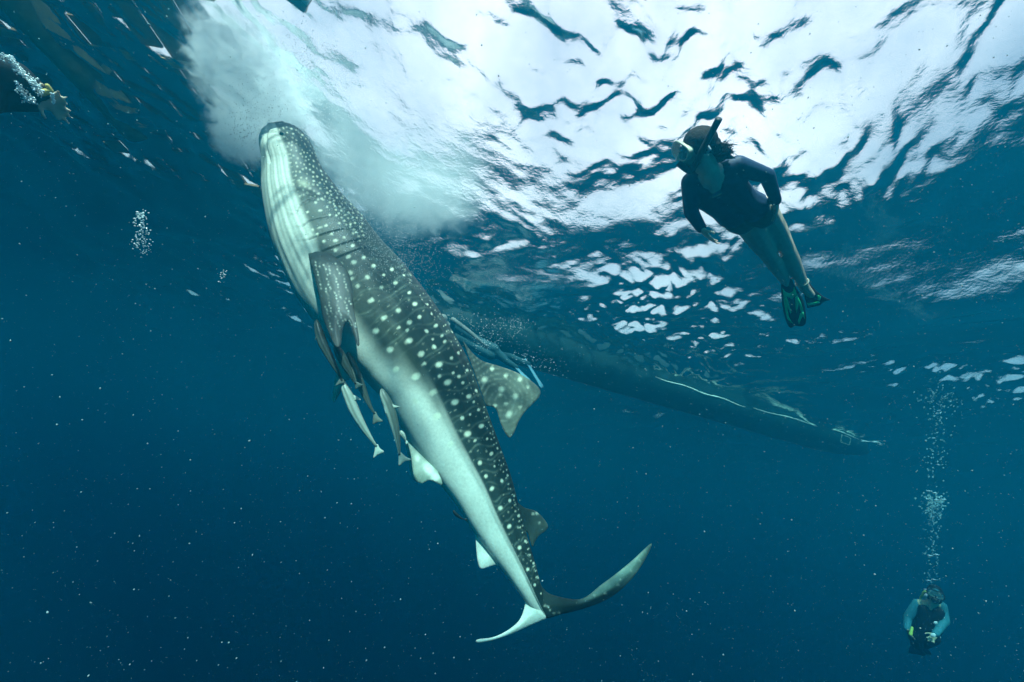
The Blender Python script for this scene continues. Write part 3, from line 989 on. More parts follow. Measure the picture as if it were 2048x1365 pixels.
def head(bm, c, f, u, s=1.0):
    """Skull, jaw, nose, lips, ears; f where the face looks, u its crown."""
    f = Vector(f).normalized(); u = Vector(u); u = (u - f * u.dot(f)).normalized(); r = f.cross(u)
    c = Vector(c)
    ell(bm, c + u * 0.015 * s - f * 0.012 * s, (f * 0.098 * s, r * 0.076 * s, u * 0.105 * s))
    ell(bm, c - u * 0.055 * s + f * 0.030 * s, (f * 0.062 * s, r * 0.056 * s, u * 0.062 * s))
    cap(bm, c - u * 0.098 * s + f * 0.066 * s, 0.020 * s, c - u * 0.09 * s + f * 0.05 * s, 0.028 * s)
    cap(bm, c + u * 0.012 * s + f * 0.088 * s, 0.011 * s, c - u * 0.024 * s + f * 0.108 * s, 0.014 * s)
    for k in (-1, 1):
        cap(bm, c - u * 0.062 * s + f * 0.088 * s + r * 0.014 * k * s, 0.010 * s, c - u * 0.062 * s + f * 0.091 * s, 0.010 * s)
        ell(bm, c - u * 0.012 * s - f * 0.005 * s + r * 0.077 * k * s, (f * 0.018 * s, r * 0.007 * s, u * 0.030 * s))
        ell(bm, c + u * 0.010 * s + f * 0.066 * s + r * 0.045 * k * s, (f * 0.02 * s, r * 0.02 * s, u * 0.016 * s))
    return f, u, r


M_skin = material('skin', (0.62, 0.47, 0.35), 0.5, 0.12, 30, 0.3, bump=0.05)
M_suit = material('dark_lycra', (0.014, 0.030, 0.070), 0.55, 0.25, 40, 0.2, bump=0.1)
M_neo = material('black_neoprene', (0.012, 0.014, 0.016), 0.6, 0.2, 40, 0.2, bump=0.1)
M_rub = material('black_rubber', (0.02, 0.022, 0.025), 0.45, 0.2, 30, 0.35)
M_green = material('green_blade', (0.05, 0.72, 0.26), 0.4, 0.15, 20, 0.4)
M_hair = material('dark_hair', (0.022, 0.015, 0.011), 0.75, 0.5, 60, 0.12, bump=0.6)
M_lens = material('mask_lens', (0.10, 0.26, 0.27), 0.05, spec=0.6, alpha=0.6)
M_silic = material('clear_silicone', (0.62, 0.60, 0.44), 0.35, 0.1, 20, 0.4)
M_metal = material('pale_metal', (0.6, 0.62, 0.6), 0.3, 0.1, 20, 0.5, 0.8)
M_white = material('white_plastic', (0.78, 0.80, 0.78), 0.4, 0.05, 20, 0.4)


def mesh_of(name, build, voxel=None, smooth=3):
    bm = bmesh.new(); build(bm)
    if voxel:
        return merge(name, bm, voxel, smooth)
    bmesh.ops.recalc_face_normals(bm, faces=bm.faces)
    me = bpy.data.meshes.new(name); bm.to_mesh(me); bm.free()
    me.polygons.foreach_set('use_smooth', [True] * len(me.polygons))
    return me


def strip(bm, pts, r):
    for i in range(len(pts) - 1):
        cap(bm, pts[i], r, pts[i + 1], r, 8, 2)


def mask_on(parent, c, f, u, r, s, skirt_mat, strap_mat):
    """Dive mask: oval frame with a nose pocket, a glass, a strap round the head."""
    ctr = c + f * 0.098 * s + u * 0.012 * s

    def fr(bm):
        n = 28
        ring = []
        for i in range(n):
            a = 2 * math.pi * i / n
            w = 0.088 * s * (abs(math.cos(a)) ** 0.6) * (1 if math.cos(a) > 0 else -1)
            h = 0.050 * s * (abs(math.sin(a)) ** 0.6) * (1 if math.sin(a) > 0 else -1)
            ring.append(ctr + r * w + u * h + f * (0.032 * s - 0.9 * w * w / s))
        for i in range(n):
            cap(bm, ring[i], 0.0065 * s, ring[(i + 1) % n], 0.0065 * s, 8, 2)
            b = ring[i] - f * 0.048 * s - (ring[i] - ctr - f * 0.03 * s) * 0.10
            b2 = ring[(i + 1) % n] - f * 0.048 * s - (ring[(i + 1) % n] - ctr - f * 0.03 * s) * 0.10
            v = [bm.verts.new(q) for q in (ring[i], ring[(i + 1) % n], b2, b)]
            bm.faces.new(v)
        cap(bm, ctr - u * 0.018 * s + f * 0.02 * s, 0.016 * s, ctr - u * 0.044 * s + f * 0.022 * s, 0.020 * s)
    o = world_obj('mask', mesh_of('mask', fr), skirt_mat, parent)

    def gl_(bm):
        n = 24
        vs = []
        for i in range(n):
            a = 2 * math.pi * i / n
            w = 0.082 * s * (abs(math.cos(a)) ** 0.6) * (1 if math.cos(a) > 0 else -1)
            h = 0.045 * s * (abs(math.sin(a)) ** 0.6) * (1 if math.sin(a) > 0 else -1)
            vs.append(bm.verts.new(ctr + r * w + u * h + f * (0.034 * s - 0.9 * w * w / s)))
        cv = bm.verts.new(ctr + f * 0.035 * s)
        for i in range(n):
            bm.faces.new((vs[i], vs[(i + 1) % n], cv))
    g = mesh_of('lens', gl_)
    g.transform(Matrix.Translation(-parent.location))
    obj('lens', g, M_lens, o)

    def st(bm):
        pts = []
        for i in range(15):
            a = math.pi * (i / 14)
            pts.append(c + u * 0.012 * s + r * 0.092 * s * math.cos(a) - f * (0.112 * s * math.sin(a) - 0.045 * s * abs(math.cos(a)) ** 3))
        for i in range(14):
            for q in (-0.009, 0, 0.009):
                cap(bm, pts[i] + u * q * s, 0.005 * s, pts[i + 1] + u * q * s, 0.005 * s, 6, 2)
    g = mesh_of('strap', st)
    g.transform(Matrix.Translation(-parent.location))
    obj('strap', g, strap_mat, o)
    return o


def flipper(parent, outline, greens, mapf, name='swim_fin'):
    me = plate(name, outline, mapf, 0.030, 2.2, 5, root=True, edge=0.25)
    o = world_obj(name, me, M_rub, parent)
    for gp in greens:
        for sgn in (-1, 1):
            g = plate('blade_inlay', gp, lambda u, v, q, s_=sgn: mapf(u, v, q + s_ * 0.0165), 0.006, 2.0, 3, root=False, smooth=False)
            g.transform(Matrix.Translation(-parent.location))
            obj('blade_inlay', g, M_green, o)
    return o


# ------------------------------------------------------------------ the snorkeller
def A(px, py, d):
    return Vector(at(px, py, d))


Hc = A(1391, 300, 2.92)
root = empty('person', A(1440, 370, 3.05), 'snorkeller in dark long sleeves with bare legs and green swim fins at the surface', 'person')
fdir = (A(1340, 308, 2.80) - A(1391, 298, 2.90)).normalized()
udir = A(1402, 245, 2.86) - Hc
neck0, neck1 = A(1405, 318, 2.92), A(1420, 348, 2.96)
shA, shB = A(1382, 364, 2.98), A(1474, 332, 3.02)
wd = (shB - shA).normalized()
chest, waist, hip = A(1424, 370, 3.04), A(1466, 408, 3.24), A(1503, 436, 3.42)
elA, wrA = A(1382, 424, 2.96), A(1402, 456, 2.98)
elB, wrB = A(1534, 352, 3.14), A(1552, 402, 3.30)
hA, hB = A(1497, 445, 3.46), A(1524, 420, 3.50)
knA, anA = A(1540, 514, 3.80), A(1571, 562, 4.08)
knB, anB = A(1572, 494, 3.88), A(1609, 576, 4.16)
toeA, toeB = A(1581, 585, 4.12), A(1622, 590, 4.22)
nrm_t = (chest - CAM_POS).normalized()


def torso(bm, g=0.0):
    for k in (-1, 1):
        chain(bm, [chest - wd * 0.075 * k, waist - wd * 0.060 * k, hip - wd * 0.068 * k], [0.088 + g, 0.080 + g, 0.094 + g])
    cap(bm, shA + wd * 0.03, 0.062 + g, shB - wd * 0.03, 0.062 + g)
    cap(bm, neck1, 0.075 + g, chest, 0.10 + g)
    for k in (-1, 1):
        ell(bm, chest + (waist - chest) * 0.28 - wd * 0.072 * k - nrm_t * 0.062, (wd * (0.066 + g), nrm_t * (0.062 + g), (waist - chest).normalized() * (0.066 + g)))


def arms(bm, g=0.0):
    chain(bm, [shA, elA, wrA], [0.056 + g, 0.042 + g, 0.029 + g])
    chain(bm, [shB, elB, wrB], [0.056 + g, 0.042 + g, 0.029 + g])


def legs(bm, g=0.0):
    mA = knA + (anA - knA) * 0.30; mB = knB + (anB - knB) * 0.30
    chain(bm, [hA, (hA + knA) * 0.5, knA, mA, anA], [0.096, 0.082, 0.058, 0.057, 0.038])
    chain(bm, [hB, (hB + knB) * 0.5, knB, mB, anB], [0.096, 0.082, 0.058, 0.057, 0.038])
    chain(bm, [anA, toeA], [0.040, 0.03]); chain(bm, [anB, toeB], [0.040, 0.03])


def body(bm):
    head(bm, Hc, fdir, udir, 0.90)
    chain(bm, [Hc - Vector(udir).normalized() * 0.04, neck0, neck1], [0.062, 0.058, 0.07])
    torso(bm); arms(bm); legs(bm)
    hand(bm, wrA, A(1417, 474, 2.97) - wrA, wd, 0.95, 0.35, 1, 0.5)
    hand(bm, wrB, A(1551, 424, 3.36) - wrB, -wd, 0.95, 0.4, -1)


me = mesh_of('body', body, 0.0085, 3)
b_obj = world_obj('body', me, M_skin, root)
world_obj('rash_guard', mesh_of('rash_guard', lambda bm: (torso_top(bm), arms_top(bm)), 0.009, 3) if False else mesh_of('rash_guard', lambda bm: (
    [chain(bm, [chest - wd * 0.075 * k, waist - wd * 0.060 * k, waist + (hip - waist) * 0.48 - wd * 0.064 * k], [0.097, 0.092, 0.103]) for k in (-1, 1)],
    cap(bm, shA + wd * 0.03, 0.064, shB - wd * 0.03, 0.064), cap(bm, neck0 + (neck1 - neck0) * 0.55, 0.064, chest, 0.100),
    [ell(bm, chest + (waist - chest) * 0.28 - wd * 0.072 * k - nrm_t * 0.064, (wd * 0.073, nrm_t * 0.069, (waist - chest).normalized() * 0.073)) for k in (-1, 1)],
    chain(bm, [shA, elA, wrA], [0.062, 0.046, 0.034]), chain(bm, [shB, elB, wrB], [0.062, 0.046, 0.034])), 0.009, 3), M_suit, root)
world_obj('swim_brief', mesh_of('swim_brief', lambda bm: (
    [chain(bm, [hip - wd * 0.068 * k + (waist - hip) * 0.2, hip - wd * 0.066 * k], [0.099, 0.099]) for k in (-1, 1)]), 0.01, 3),
    material('olive_swimwear', (0.10, 0.10, 0.07), 0.6, 0.2, 40), root)
f_, u_, r_ = head(bmesh.new(), Hc, fdir, udir, 0.9)
mask_on(root, Hc, f_, u_, r_, 0.86, M_silic, M_rub)


for k in (-1, 1):
    world_obj('eye', mesh_of('eye', lambda bm: ell(bm, Hc + u_ * 0.012 + f_ * 0.082 + r_ * 0.031 * k, (f_ * 0.012, r_ * 0.014, u_ * 0.009))), M_white, root)


def hair(bm):
    ell(bm, Hc + u_ * 0.030 - f_ * 0.030, (f_ * 0.098, r_ * 0.084, u_ * 0.100))
    ell(bm, Hc + u_ * 0.050 - f_ * 0.014, (f_ * 0.100, r_ * 0.088, u_ * 0.083))
    back = Hc - f_ * 0.10 - u_ * 0.02
    rg = random.Random(4)
    for i in range(26):
        a = back + r_ * rg.uniform(-0.05, 0.05) + u_ * rg.uniform(-0.05, 0.05)
        e = A(1455 + rg.uniform(-18, 20), 300 + rg.uniform(-16, 22), 2.90 + rg.uniform(-0.05, 0.08))
        mid_ = (a + e) * 0.5 + u_ * rg.uniform(-0.02, 0.05)
        chain(bm, [a, mid_, e], [0.022, 0.015, 0.004])


world_obj('hair', mesh_of('hair', hair, 0.008, 2), M_hair, root)


def wisps(bm):
    rg = random.Random(8)
    for i in range(60):
        a = A(1445 + rg.uniform(-10, 12), 298 + rg.uniform(-12, 14), 2.90 + rg.uniform(-0.05, 0.06))
        e = a + (A(1466 + rg.uniform(-16, 14), 292 + rg.uniform(-16, 24), 2.9) - a) * rg.uniform(0.4, 1.1)
        m_ = (a + e) * 0.5 + Vector((rg.uniform(-0.02, 0.02), 0, rg.uniform(-0.01, 0.03)))
        chain(bm, [a, m_, e], [0.002, 0.0015, 0.0006])


world_obj('hair_wisps', mesh_of('hair_wisps', wisps), M_hair, root)
tag(bpy.data.objects['hair_wisps'], kind='stuff')
# snorkel along the side of the head, its tip out through the surface
sn0 = Hc + f_ * 0.100 - u_ * 0.062
sn1 = Hc - u_ * 0.085 + f_ * 0.05 - r_ * 0.075
sn2, sn3 = A(1406, 298, 2.79), A(1438, 238, 2.70)
C = catmull(np.array([list(sn0), list(sn0 * 0.4 + sn1 * 0.6 - u_ * 0.01), list(sn1), list(sn2), list(sn2 * 0.5 + sn3 * 0.5), list(sn3)]), 30)
sn = world_obj('snorkel', tube_mesh('snorkel', C, np.full(30, 0.019), 12), M_rub, root)
world_obj('purge_valve', mesh_of('purge_valve', lambda bm: ell(bm, sn1, (f_ * 0.026, r_ * 0.020, u_ * 0.026))), M_rub, root)
world_obj('snorkel_clip', mesh_of('snorkel_clip', lambda bm: (cap(bm, A(1413, 292, 2.80), 0.012, A(1420, 300, 2.79), 0.008), cap(bm, A(1420, 300, 2.79), 0.008, A(1414, 305, 2.79), 0.006))), M_metal, root)
# anklet
def anklet(bm):
    c_ = knB + (anB - knB) * 0.86; z = (anB - knB).normalized(); x = z.orthogonal().normalized(); y = z.cross(x)
    n = 18
    pts = [c_ + (x * math.cos(2 * math.pi * i / n) + y * math.sin(2 * math.pi * i / n)) * 0.047 for i in range(n + 1)]
    strip(bm, pts, 0.004)


world_obj('anklet', mesh_of('anklet', anklet), M_silic, root)


def fA(u, v, q):
    return A(u, v, 4.06 + 0.0012 * (v - 560) + q)


def fB(u, v, q):
    return A(u, v, 4.16 + 0.0022 * (v - 575) + 0.003 * (u - 1610) + q)


flipper(root, [(1563, 557), (1562, 575), (1563, 596), (1566, 618), (1570, 637), (1577, 653), (1583, 656), (1590, 652), (1598, 653), (1607, 652), (1612, 645), (1612, 628), (1608, 606), (1600, 588), (1590, 572), (1582, 557)],
        [[(1565, 577), (1571, 584), (1579, 587), (1586, 583), (1588, 574), (1595, 591), (1589, 593), (1584, 599), (1575, 594), (1567, 597)],
         [(1567, 598), (1574, 595), (1577, 606), (1583, 626), (1581, 628), (1574, 613), (1578, 635), (1587, 649), (1581, 645), (1574, 638), (1570, 618)],
         [(1590, 594), (1595, 592), (1602, 606), (1607, 623), (1602, 626), (1598, 608), (1593, 627), (1591, 615)],
         [(1600, 627), (1607, 624), (1610, 639), (1606, 633), (1602, 639), (1598, 649), (1596, 643)]], fA)
flipper(root, [(1603, 572), (1607, 584), (1610, 598), (1613, 609), (1615, 616), (1628, 614), (1640, 611), (1646, 605), (1654, 602), (1661, 600), (1652, 596), (1640, 588), (1630, 579), (1620, 567)],
        [[(1614, 606), (1624, 606), (1638, 603), (1640, 606), (1628, 610), (1616, 612)], [(1636, 590), (1642, 594), (1640, 602), (1635, 600)]], fB)


# ------------------------------------------------------------------ the scuba diver far down on the right
DD = 9.4


def B(px, py, d=0.0):
    return Vector(at(px, py, DD + d))


dv = empty('person', B(1855, 1240), 'scuba diver with pale blue sleeves hanging upright in the deep at lower right', 'person')
dH = B(1870, 1190, -0.05)
dfd = (CAM_POS - dH).normalized() + Vector((0.05, 0, -0.05))
dup_ = B(1872, 1160) - B(1868, 1200)
DS = 0.90
dshA, dshB = B(1835, 1208), B(1884, 1213)
dw = (dshB - dshA).normalized()
dch, dwa, dhi = B(1862, 1222, 0.02), B(1856, 1252, 0.08), B(1847, 1272, 0.14)
delA, dwrA, dhaA = B(1815, 1236, 0.0), B(1814, 1258, -0.06), B(1822, 1272, -0.10)
delB, dwrB, dhaB = B(1890, 1242, 0.0), B(1871, 1268, -0.08), B(1857, 1286, -0.10)
dk = [(B(1834, 1288, 0.24), B(1828, 1286, 0.85)), (B(1848, 1286, 0.28), B(1840, 1284, 0.9))]
dn = (dch - CAM_POS).normalized()


def dbody(bm):
    head(bm, dH, dfd, dup_, 0.97)
    chain(bm, [dH - Vector(dup_).normalized() * 0.05, dch], [0.06, 0.08])
    for k in (-1, 1):
        chain(bm, [dch - dw * 0.075 * k, dwa - dw * 0.06 * k, dhi - dw * 0.055 * k], [0.09, 0.085, 0.082])
    cap(bm, dshA, 0.062, dshB, 0.062)
    chain(bm, [dshA, delA, dwrA], [0.052, 0.042, 0.030])
    chain(bm, [dshB, delB, dwrB], [0.052, 0.042, 0.030])
    for k, (kn, an) in enumerate(dk):
        chain(bm, [dhi + dw * (0.08 if k else -0.08), kn, an], [0.09, 0.065, 0.045])
        chain(bm, [an, an + dn * 0.12 - Vector((0, 0, 0.05))], [0.045, 0.03])
    hand(bm, dwrA, dhaA - dwrA, dw, 0.95, 0.5, 1, 0.3)
    hand(bm, dwrB, dhaB - dwrB, dn * -1, 0.95, 0.3, 1, 0.5)


M_dskin = material('pale_skin', (0.55, 0.48, 0.30), 0.5, 0.1, 30)
world_obj('body', mesh_of('body', dbody, 0.010, 3), M_dskin, dv)
M_sleeve = material('pale_blue_lycra', (0.05, 0.24, 0.29), 0.55, 0.12, 30, 0.2)
world_obj('sleeves', mesh_of('sleeves', lambda bm: (chain(bm, [dshA, delA, dwrA], [0.064, 0.054, 0.042]), chain(bm, [dshB, delB, dwrB], [0.064, 0.054, 0.042])), 0.011, 3), M_sleeve, dv)


def dsuit(bm):
    for k in (-1, 1):
        chain(bm, [dch - dw * 0.075 * k, dwa - dw * 0.065 * k, dhi - dw * 0.06 * k], [0.108, 0.102, 0.096])
    cap(bm, dshA + dw * 0.10, 0.06, dshB - dw * 0.10, 0.06)
    for k, (kn, an) in enumerate(dk):
        chain(bm, [dhi + dw * (0.08 if k else -0.08), kn, an], [0.105, 0.078, 0.055])


world_obj('buoyancy_vest', mesh_of('buoyancy_vest', dsuit, 0.012, 3), M_neo, dv)
f_, u_, r_ = head(bmesh.new(), dH, dfd, dup_)
world_obj('hood', mesh_of('hood', lambda bm: (ell(bm, dH + u_ * 0.035 - f_ * 0.03, (f_ * 0.10, r_ * 0.09, u_ * 0.105)), ell(bm, dH - u_ * 0.07 - f_ * 0.02, (f_ * 0.075, r_ * 0.078, u_ * 0.07))), 0.011, 3), M_neo, dv)
mask_on(dv, dH, f_, u_, r_, 1.0, M_rub, M_rub)
world_obj('mask_band', mesh_of('mask_band', lambda bm: strip(bm, [dH + u_ * 0.072 + f_ * 0.085 + r_ * 0.05 * (i / 4 - 0.55) - f_ * 0.02 * abs(i / 4 - 0.5) for i in range(5)], 0.014)), M_sleeve, dv)


def reg(bm):
    c = dH - u_ * 0.068 + f_ * 0.118
    ell(bm, c, (f_ * 0.030, r_ * 0.040, u_ * 0.038))
    cap(bm, c - f_ * 0.03, 0.018, c, 0.02)


rgo = world_obj('regulator', mesh_of('regulator', reg), M_rub, dv)
hz_pts = catmull(np.array([list(dH - u_ * 0.07 + f_ * 0.11 - r_ * 0.04), list(B(1852, 1184, -0.1)), list(B(1845, 1190, -0.06)), list(B(1840, 1202, 0.02)), list(B(1846, 1212, 0.14))]), 24)
world_obj('hose', tube_mesh('hose', hz_pts, np.full(24, 0.014), 8), material('yellow_hose', (0.60, 0.72, 0.16), 0.4), dv)
ta, tb = dch + dn * 0.20 + Vector((0, 0, 0.16)), dhi + dn * 0.20
tk = world_obj('air_tank', mesh_of('air_tank', lambda bm: cap(bm, ta, 0.085, tb, 0.085, 20, 6)), M_metal, dv)
g = mesh_of('tank_valve', lambda bm: (cap(bm, ta, 0.02, ta + (ta - tb).normalized() * 0.13, 0.022), cap(bm, ta + (ta - tb).normalized() * 0.12 - dw * 0.05, 0.018, ta + (ta - tb).normalized() * 0.12 + dw * 0.05, 0.018)))
g.transform(Matrix.Translation(-dv.location)); obj('tank_valve', g, M_metal, tk)
world_obj('gauge', mesh_of('gauge', lambda bm: cap(bm, B(1824, 1256, -0.16), 0.016, B(1821, 1269, -0.16), 0.022)), material('yellow_gauge', (0.70, 0.85, 0.15), 0.4), dv)
world_obj('wrist_computer', mesh_of('wrist_computer', lambda bm: ell(bm, B(1866, 1271, -0.16), (dw * 0.03, u_ * 0.03, dn * 0.016))), M_white, dv)
world_obj('chest_buckle', mesh_of('chest_buckle', lambda bm: ell(bm, B(1871, 1246, -0.12), (dw * 0.022, u_ * 0.022, dn * 0.012))), M_white, dv)
for k, (kn, an) in enumerate(dk):
    z = (dn - Vector((0, 0, 0.35))).normalized()
    a0 = an + dn * 0.06

    def fmap(u, v, q, a0=a0, z=z):
        return a0 + z * v + dw * u + z.cross(dw) * q
    me = plate('swim_fin', [(-0.04, 0.0), (-0.055, 0.15), (-0.085, 0.35), (-0.10, 0.56), (0, 0.58), (0.10, 0.56), (0.085, 0.35), (0.055, 0.15), (0.04, 0.0)], fmap, 0.03, 0.02, 0.04)
    world_obj('swim_fin', me, M_rub, dv)


# ------------------------------------------------------------------ swimmer at the surface behind the shark
def Sx(px, py, z):
    return Vector(at_z(px, py, z))


sw_d = 7.8
sH = A(884, 640, sw_d - 0.1)
sw = empty('person', A(985, 715, sw_d), 'swimmer behind the whale shark with pale arm and blue swim fins above its back fin', 'person')
s1, s2, s3 = A(905, 662, sw_d), A(955, 690, sw_d + 0.05), A(985, 704, sw_d + 0.05)
sk1, sk2 = A(1012, 722, sw_d + 0.08), A(1020, 714, sw_d + 0.25)
sa1, sa2 = A(1032, 735, sw_d + 0.1), A(1056, 728, sw_d + 0.3)
sl1, sl2, sl3 = A(906, 640, sw_d - 0.25), A(936, 662, sw_d - 0.30), A(962, 684, sw_d - 0.30)
sax = (s3 - s1).normalized()
ssd = sax.cross((s1 - CAM_POS).normalized()).normalized()


def sbody(bm):
    head(bm, sH, (s1 - s3).normalized() + Vector((0, 0, -0.4)), ssd, 0.95)
    chain(bm, [sH, s1], [0.06, 0.07])
    for k in (-1, 1):
        chain(bm, [s1 + ssd * 0.09 * k, s2 + ssd * 0.06 * k, s3 + ssd * 0.07 * k], [0.10, 0.09, 0.095])
    chain(bm, [s1, sl1, sl2, sl3], [0.06, 0.05, 0.042, 0.03])
    hand(bm, sl3, sl3 - sl2, ssd, 0.95, 0.3, 1)
    chain(bm, [s1, s1 + ssd * 0.15 + sax * 0.2, s1 + ssd * 0.1 + sax * 0.42], [0.055, 0.045, 0.03])
    hand(bm, s1 + ssd * 0.1 + sax * 0.42, sax, ssd, 0.95, 0.3, 1)
    chain(bm, [s3 + ssd * 0.05, sk1, sa1], [0.085, 0.06, 0.042])
    chain(bm, [s3 - ssd * 0.05, sk2, sa2], [0.085, 0.06, 0.042])


world_obj('body', mesh_of('body', sbody, 0.010, 3), material('fair_skin', (0.20, 0.20, 0.18), 0.5, 0.1, 30), sw)
world_obj('wet_suit', mesh_of('wet_suit', lambda bm: (
    [chain(bm, [s1 + ssd * 0.09 * k, s2 + ssd * 0.06 * k, s3 + ssd * 0.07 * k], [0.110, 0.100, 0.105]) for k in (-1, 1)],
    chain(bm, [s3 + ssd * 0.05, sk1, sa1], [0.095, 0.07, 0.05]), chain(bm, [s3 - ssd * 0.05, sk2, sa2], [0.095, 0.07, 0.05])), 0.012, 3), material('teal_wetsuit', (0.02, 0.07, 0.08), 0.6, 0.2, 30), sw)
M_bluefin = material('pale_blue_fin', (0.14, 0.34, 0.42), 0.4, 0.1, 20)
for a_, tip in ((sa1, A(1058, 762, sw_d + 0.02)), (sa2, A(1085, 776, sw_d + 0.26))):
    z = (tip - a_).normalized(); L_ = (tip - a_).length
    x = (a_ - CAM_POS).normalized(); x = (x - z * x.dot(z)).normalized(); y = z.cross(x)

    def fmap(u, v, q, a_=a_, z=z, x=x, y=y):
        return a_ + z * v + (x * 0.93 + y * 0.37).normalized() * u + (y * 0.93 - x * 0.37).normalized() * q
    me = plate('swim_fin', [(-0.045, -0.12), (-0.055, 0.05), (-0.07, L_ * 0.6), (-0.085, L_ * 0.95), (0, L_), (0.085, L_ * 0.95), (0.07, L_ * 0.6), (0.055, 0.05), (0.045, -0.12)], fmap, 0.045, 0.02, 0.04)
    world_obj('swim_fin', me, M_bluefin, sw)

# ------------------------------------------------------------------ person at the left edge: a dark sleeved bent arm trailing froth
pe = empty('person', A(-60, 170, 3.5), 'dark sleeved bent arm of a person reaching in at the upper left edge', 'person')
eS, eE, eW, eHnd = A(-90, 120, 3.45), A(30, 150, 3.5), A(78, 184, 3.5), A(100, 204, 3.5)
e2S, e2E, e2W = A(-100, 200, 3.6), A(-5, 195, 3.55), A(62, 206, 3.52)
eT = A(-240, 190, 3.7)


def ebody(bm):
    chain(bm, [eS, eE, eW], [0.075, 0.058, 0.036])
    chain(bm, [e2S, e2E, e2W], [0.075, 0.058, 0.036])
    hand(bm, eW, eHnd - eW, (CAM_POS - eW), 1.0, 0.5, 1, 0.4)
    hand(bm, e2W, eHnd - e2W, (CAM_POS - eW), 1.0, 0.5, -1, 0.4)
    cap(bm, eS, 0.1, e2S, 0.1)
    chain(bm, [(eS + e2S) * 0.5, eT], [0.16, 0.15])
    hc = (eS + e2S) * 0.5 + (eS - eE).normalized() * 0.3 + Vector((0, 0.1, 0.22))
    head(bm, hc, (eW - eS), Vector((0, 0, 1)))
    chain(bm, [hc, (eS + e2S) * 0.5], [0.06, 0.08])


world_obj('body', mesh_of('body', ebody, 0.010, 3), M_skin, pe)
world_obj('wet_suit', mesh_of('wet_suit', lambda bm: (chain(bm, [eS, eE, eW], [0.086, 0.068, 0.046]), chain(bm, [e2S, e2E, e2W], [0.086, 0.068, 0.046]),
    cap(bm, eS, 0.11, e2S, 0.11), chain(bm, [(eS + e2S) * 0.5, eT], [0.175, 0.165])), 0.012, 3), M_neo, pe)
world_obj('cuff', mesh_of('cuff', lambda bm: (cap(bm, A(84, 186, 3.44), 0.016, A(101, 182, 3.44), 0.012), cap(bm, A(101, 182, 3.44), 0.012, A(95, 172, 3.44), 0.010))), material('yellow_cuff', (0.62, 0.46, 0.12), 0.5), pe)


# ================================================================== boats
M_hull = material('dark_green_hull', (0.005, 0.026, 0.026), 0.5, 0.35, 3.0, 0.25, bump=0.2)
M_shine_trim = material('pale_green_shine_trim', (0.55, 0.80, 0.68), 0.5, 0.25, 6.0, 0.3)  # shared by the chine highlight strips and the hatch frame
M_wood = material('brown_wood', (0.20, 0.105, 0.04), 0.6, 0.35, 8.0, 0.3, bump=0.2)
M_amber = material('amber_varnish', (0.42, 0.24, 0.06), 0.4, 0.3, 12.0, 0.4)
M_bamboo = material('bamboo', (0.36, 0.29, 0.14), 0.5, 0.25, 10.0, 0.3)
M_bwhite = material('chipped_white_paint', (0.70, 0.70, 0.66), 0.5, 0.15, 9.0, 0.3)


def hull_mesh(name, p0, p1, beam, draft, free, n=60, stem=0.22, pw=0.75):
    """Loft along p0 -> p1 (ends taper); half section from gunwale over the chine to the keel."""
    p0, p1 = Vector(p0), Vector(p1)
    ax_ = (p1 - p0).normalized(); sd = ax_.cross(Vector((0, 0, 1))).normalized()
    V, F = [], []
    for i in range(n):
        t = i / (n - 1)
        e = min(1.0, t / stem) if t < stem else (min(1.0, (1 - t) / stem))
        e = math.sin(e * math.pi / 2) ** pw
        b = max(0.015, beam / 2 * e)
        d = draft(t) * (0.35 + 0.65 * e)
        c = p0.lerp(p1, t)
        top = free * (1 + 0.3 * (2 * t - 1) ** 4)
        sec = [(1.06, top), (1.03, 0.12), (1.0, 0.0), (0.96, -0.35 * d), (0.86, -0.62 * d), (0.50, -0.90 * d), (0.12, -1.0 * d), (0.0, -1.04 * d)]
        row = [c + sd * (b * q) + Vector((0, 0, z)) for q, z in sec] + [c - sd * (b * q) + Vector((0, 0, z)) for q, z in reversed(sec[:-1])]
        V += row
    k = 15
    for i in range(n - 1):
        for j in range(k - 1):
            F.append((i * k + j, i * k + j + 1, (i + 1) * k + j + 1, (i + 1) * k + j))
        F.append((i * k + k - 1, i * k, (i + 1) * k, (i + 1) * k + k - 1))
    F.append(tuple(range(k - 1, -1, -1))); F.append(tuple((n - 1) * k + j for j in range(k)))
    return mesh_from(name, V, F), ax_, sd


# ------------------------------------------------------------------ the long boat lying beyond the shark
q0, q1 = at_z(850, 590, 0.0), at_z(1775, 893, 0.0)
ln = (q1 - q0); axh = ln.normalized(); sdh = axh.cross(Vector((0, 0, 1)))
if sdh.y < 0: sdh = -sdh
HB = 1.1


def hull_draft(t):
    return 0.66 - 0.18 * t


off_b = sdh * HB * 0.46
hm, _, _ = hull_mesh('boat', q0 + off_b, q1 + off_b, HB, hull_draft, 0.5, 70, 0.16)
boat = empty('boat', (q0 + q1) * 0.5 + off_b, 'long dark green boat hull floating at the surface beyond the shark on the right', 'boat')
world_obj('hull', hm, M_hull, boat)


def near_side(t, zf):
    """A point a few millimetres proud of the near side at length t, a share zf of the draft down."""
    e = min(1.0, t / 0.16) if t < 0.16 else min(1.0, (1 - t) / 0.16)
    e = math.sin(e * math.pi / 2) ** 0.75
    q = np.interp(zf, [0, 0.35, 0.62, 0.9], [1.0, 0.96, 0.86, 0.5])
    return q0.lerp(q1, t) + off_b - sdh * (HB / 2 * e * q + 0.008) - Vector((0, 0, hull_draft(t) * (0.35 + 0.65 * e) * zf))


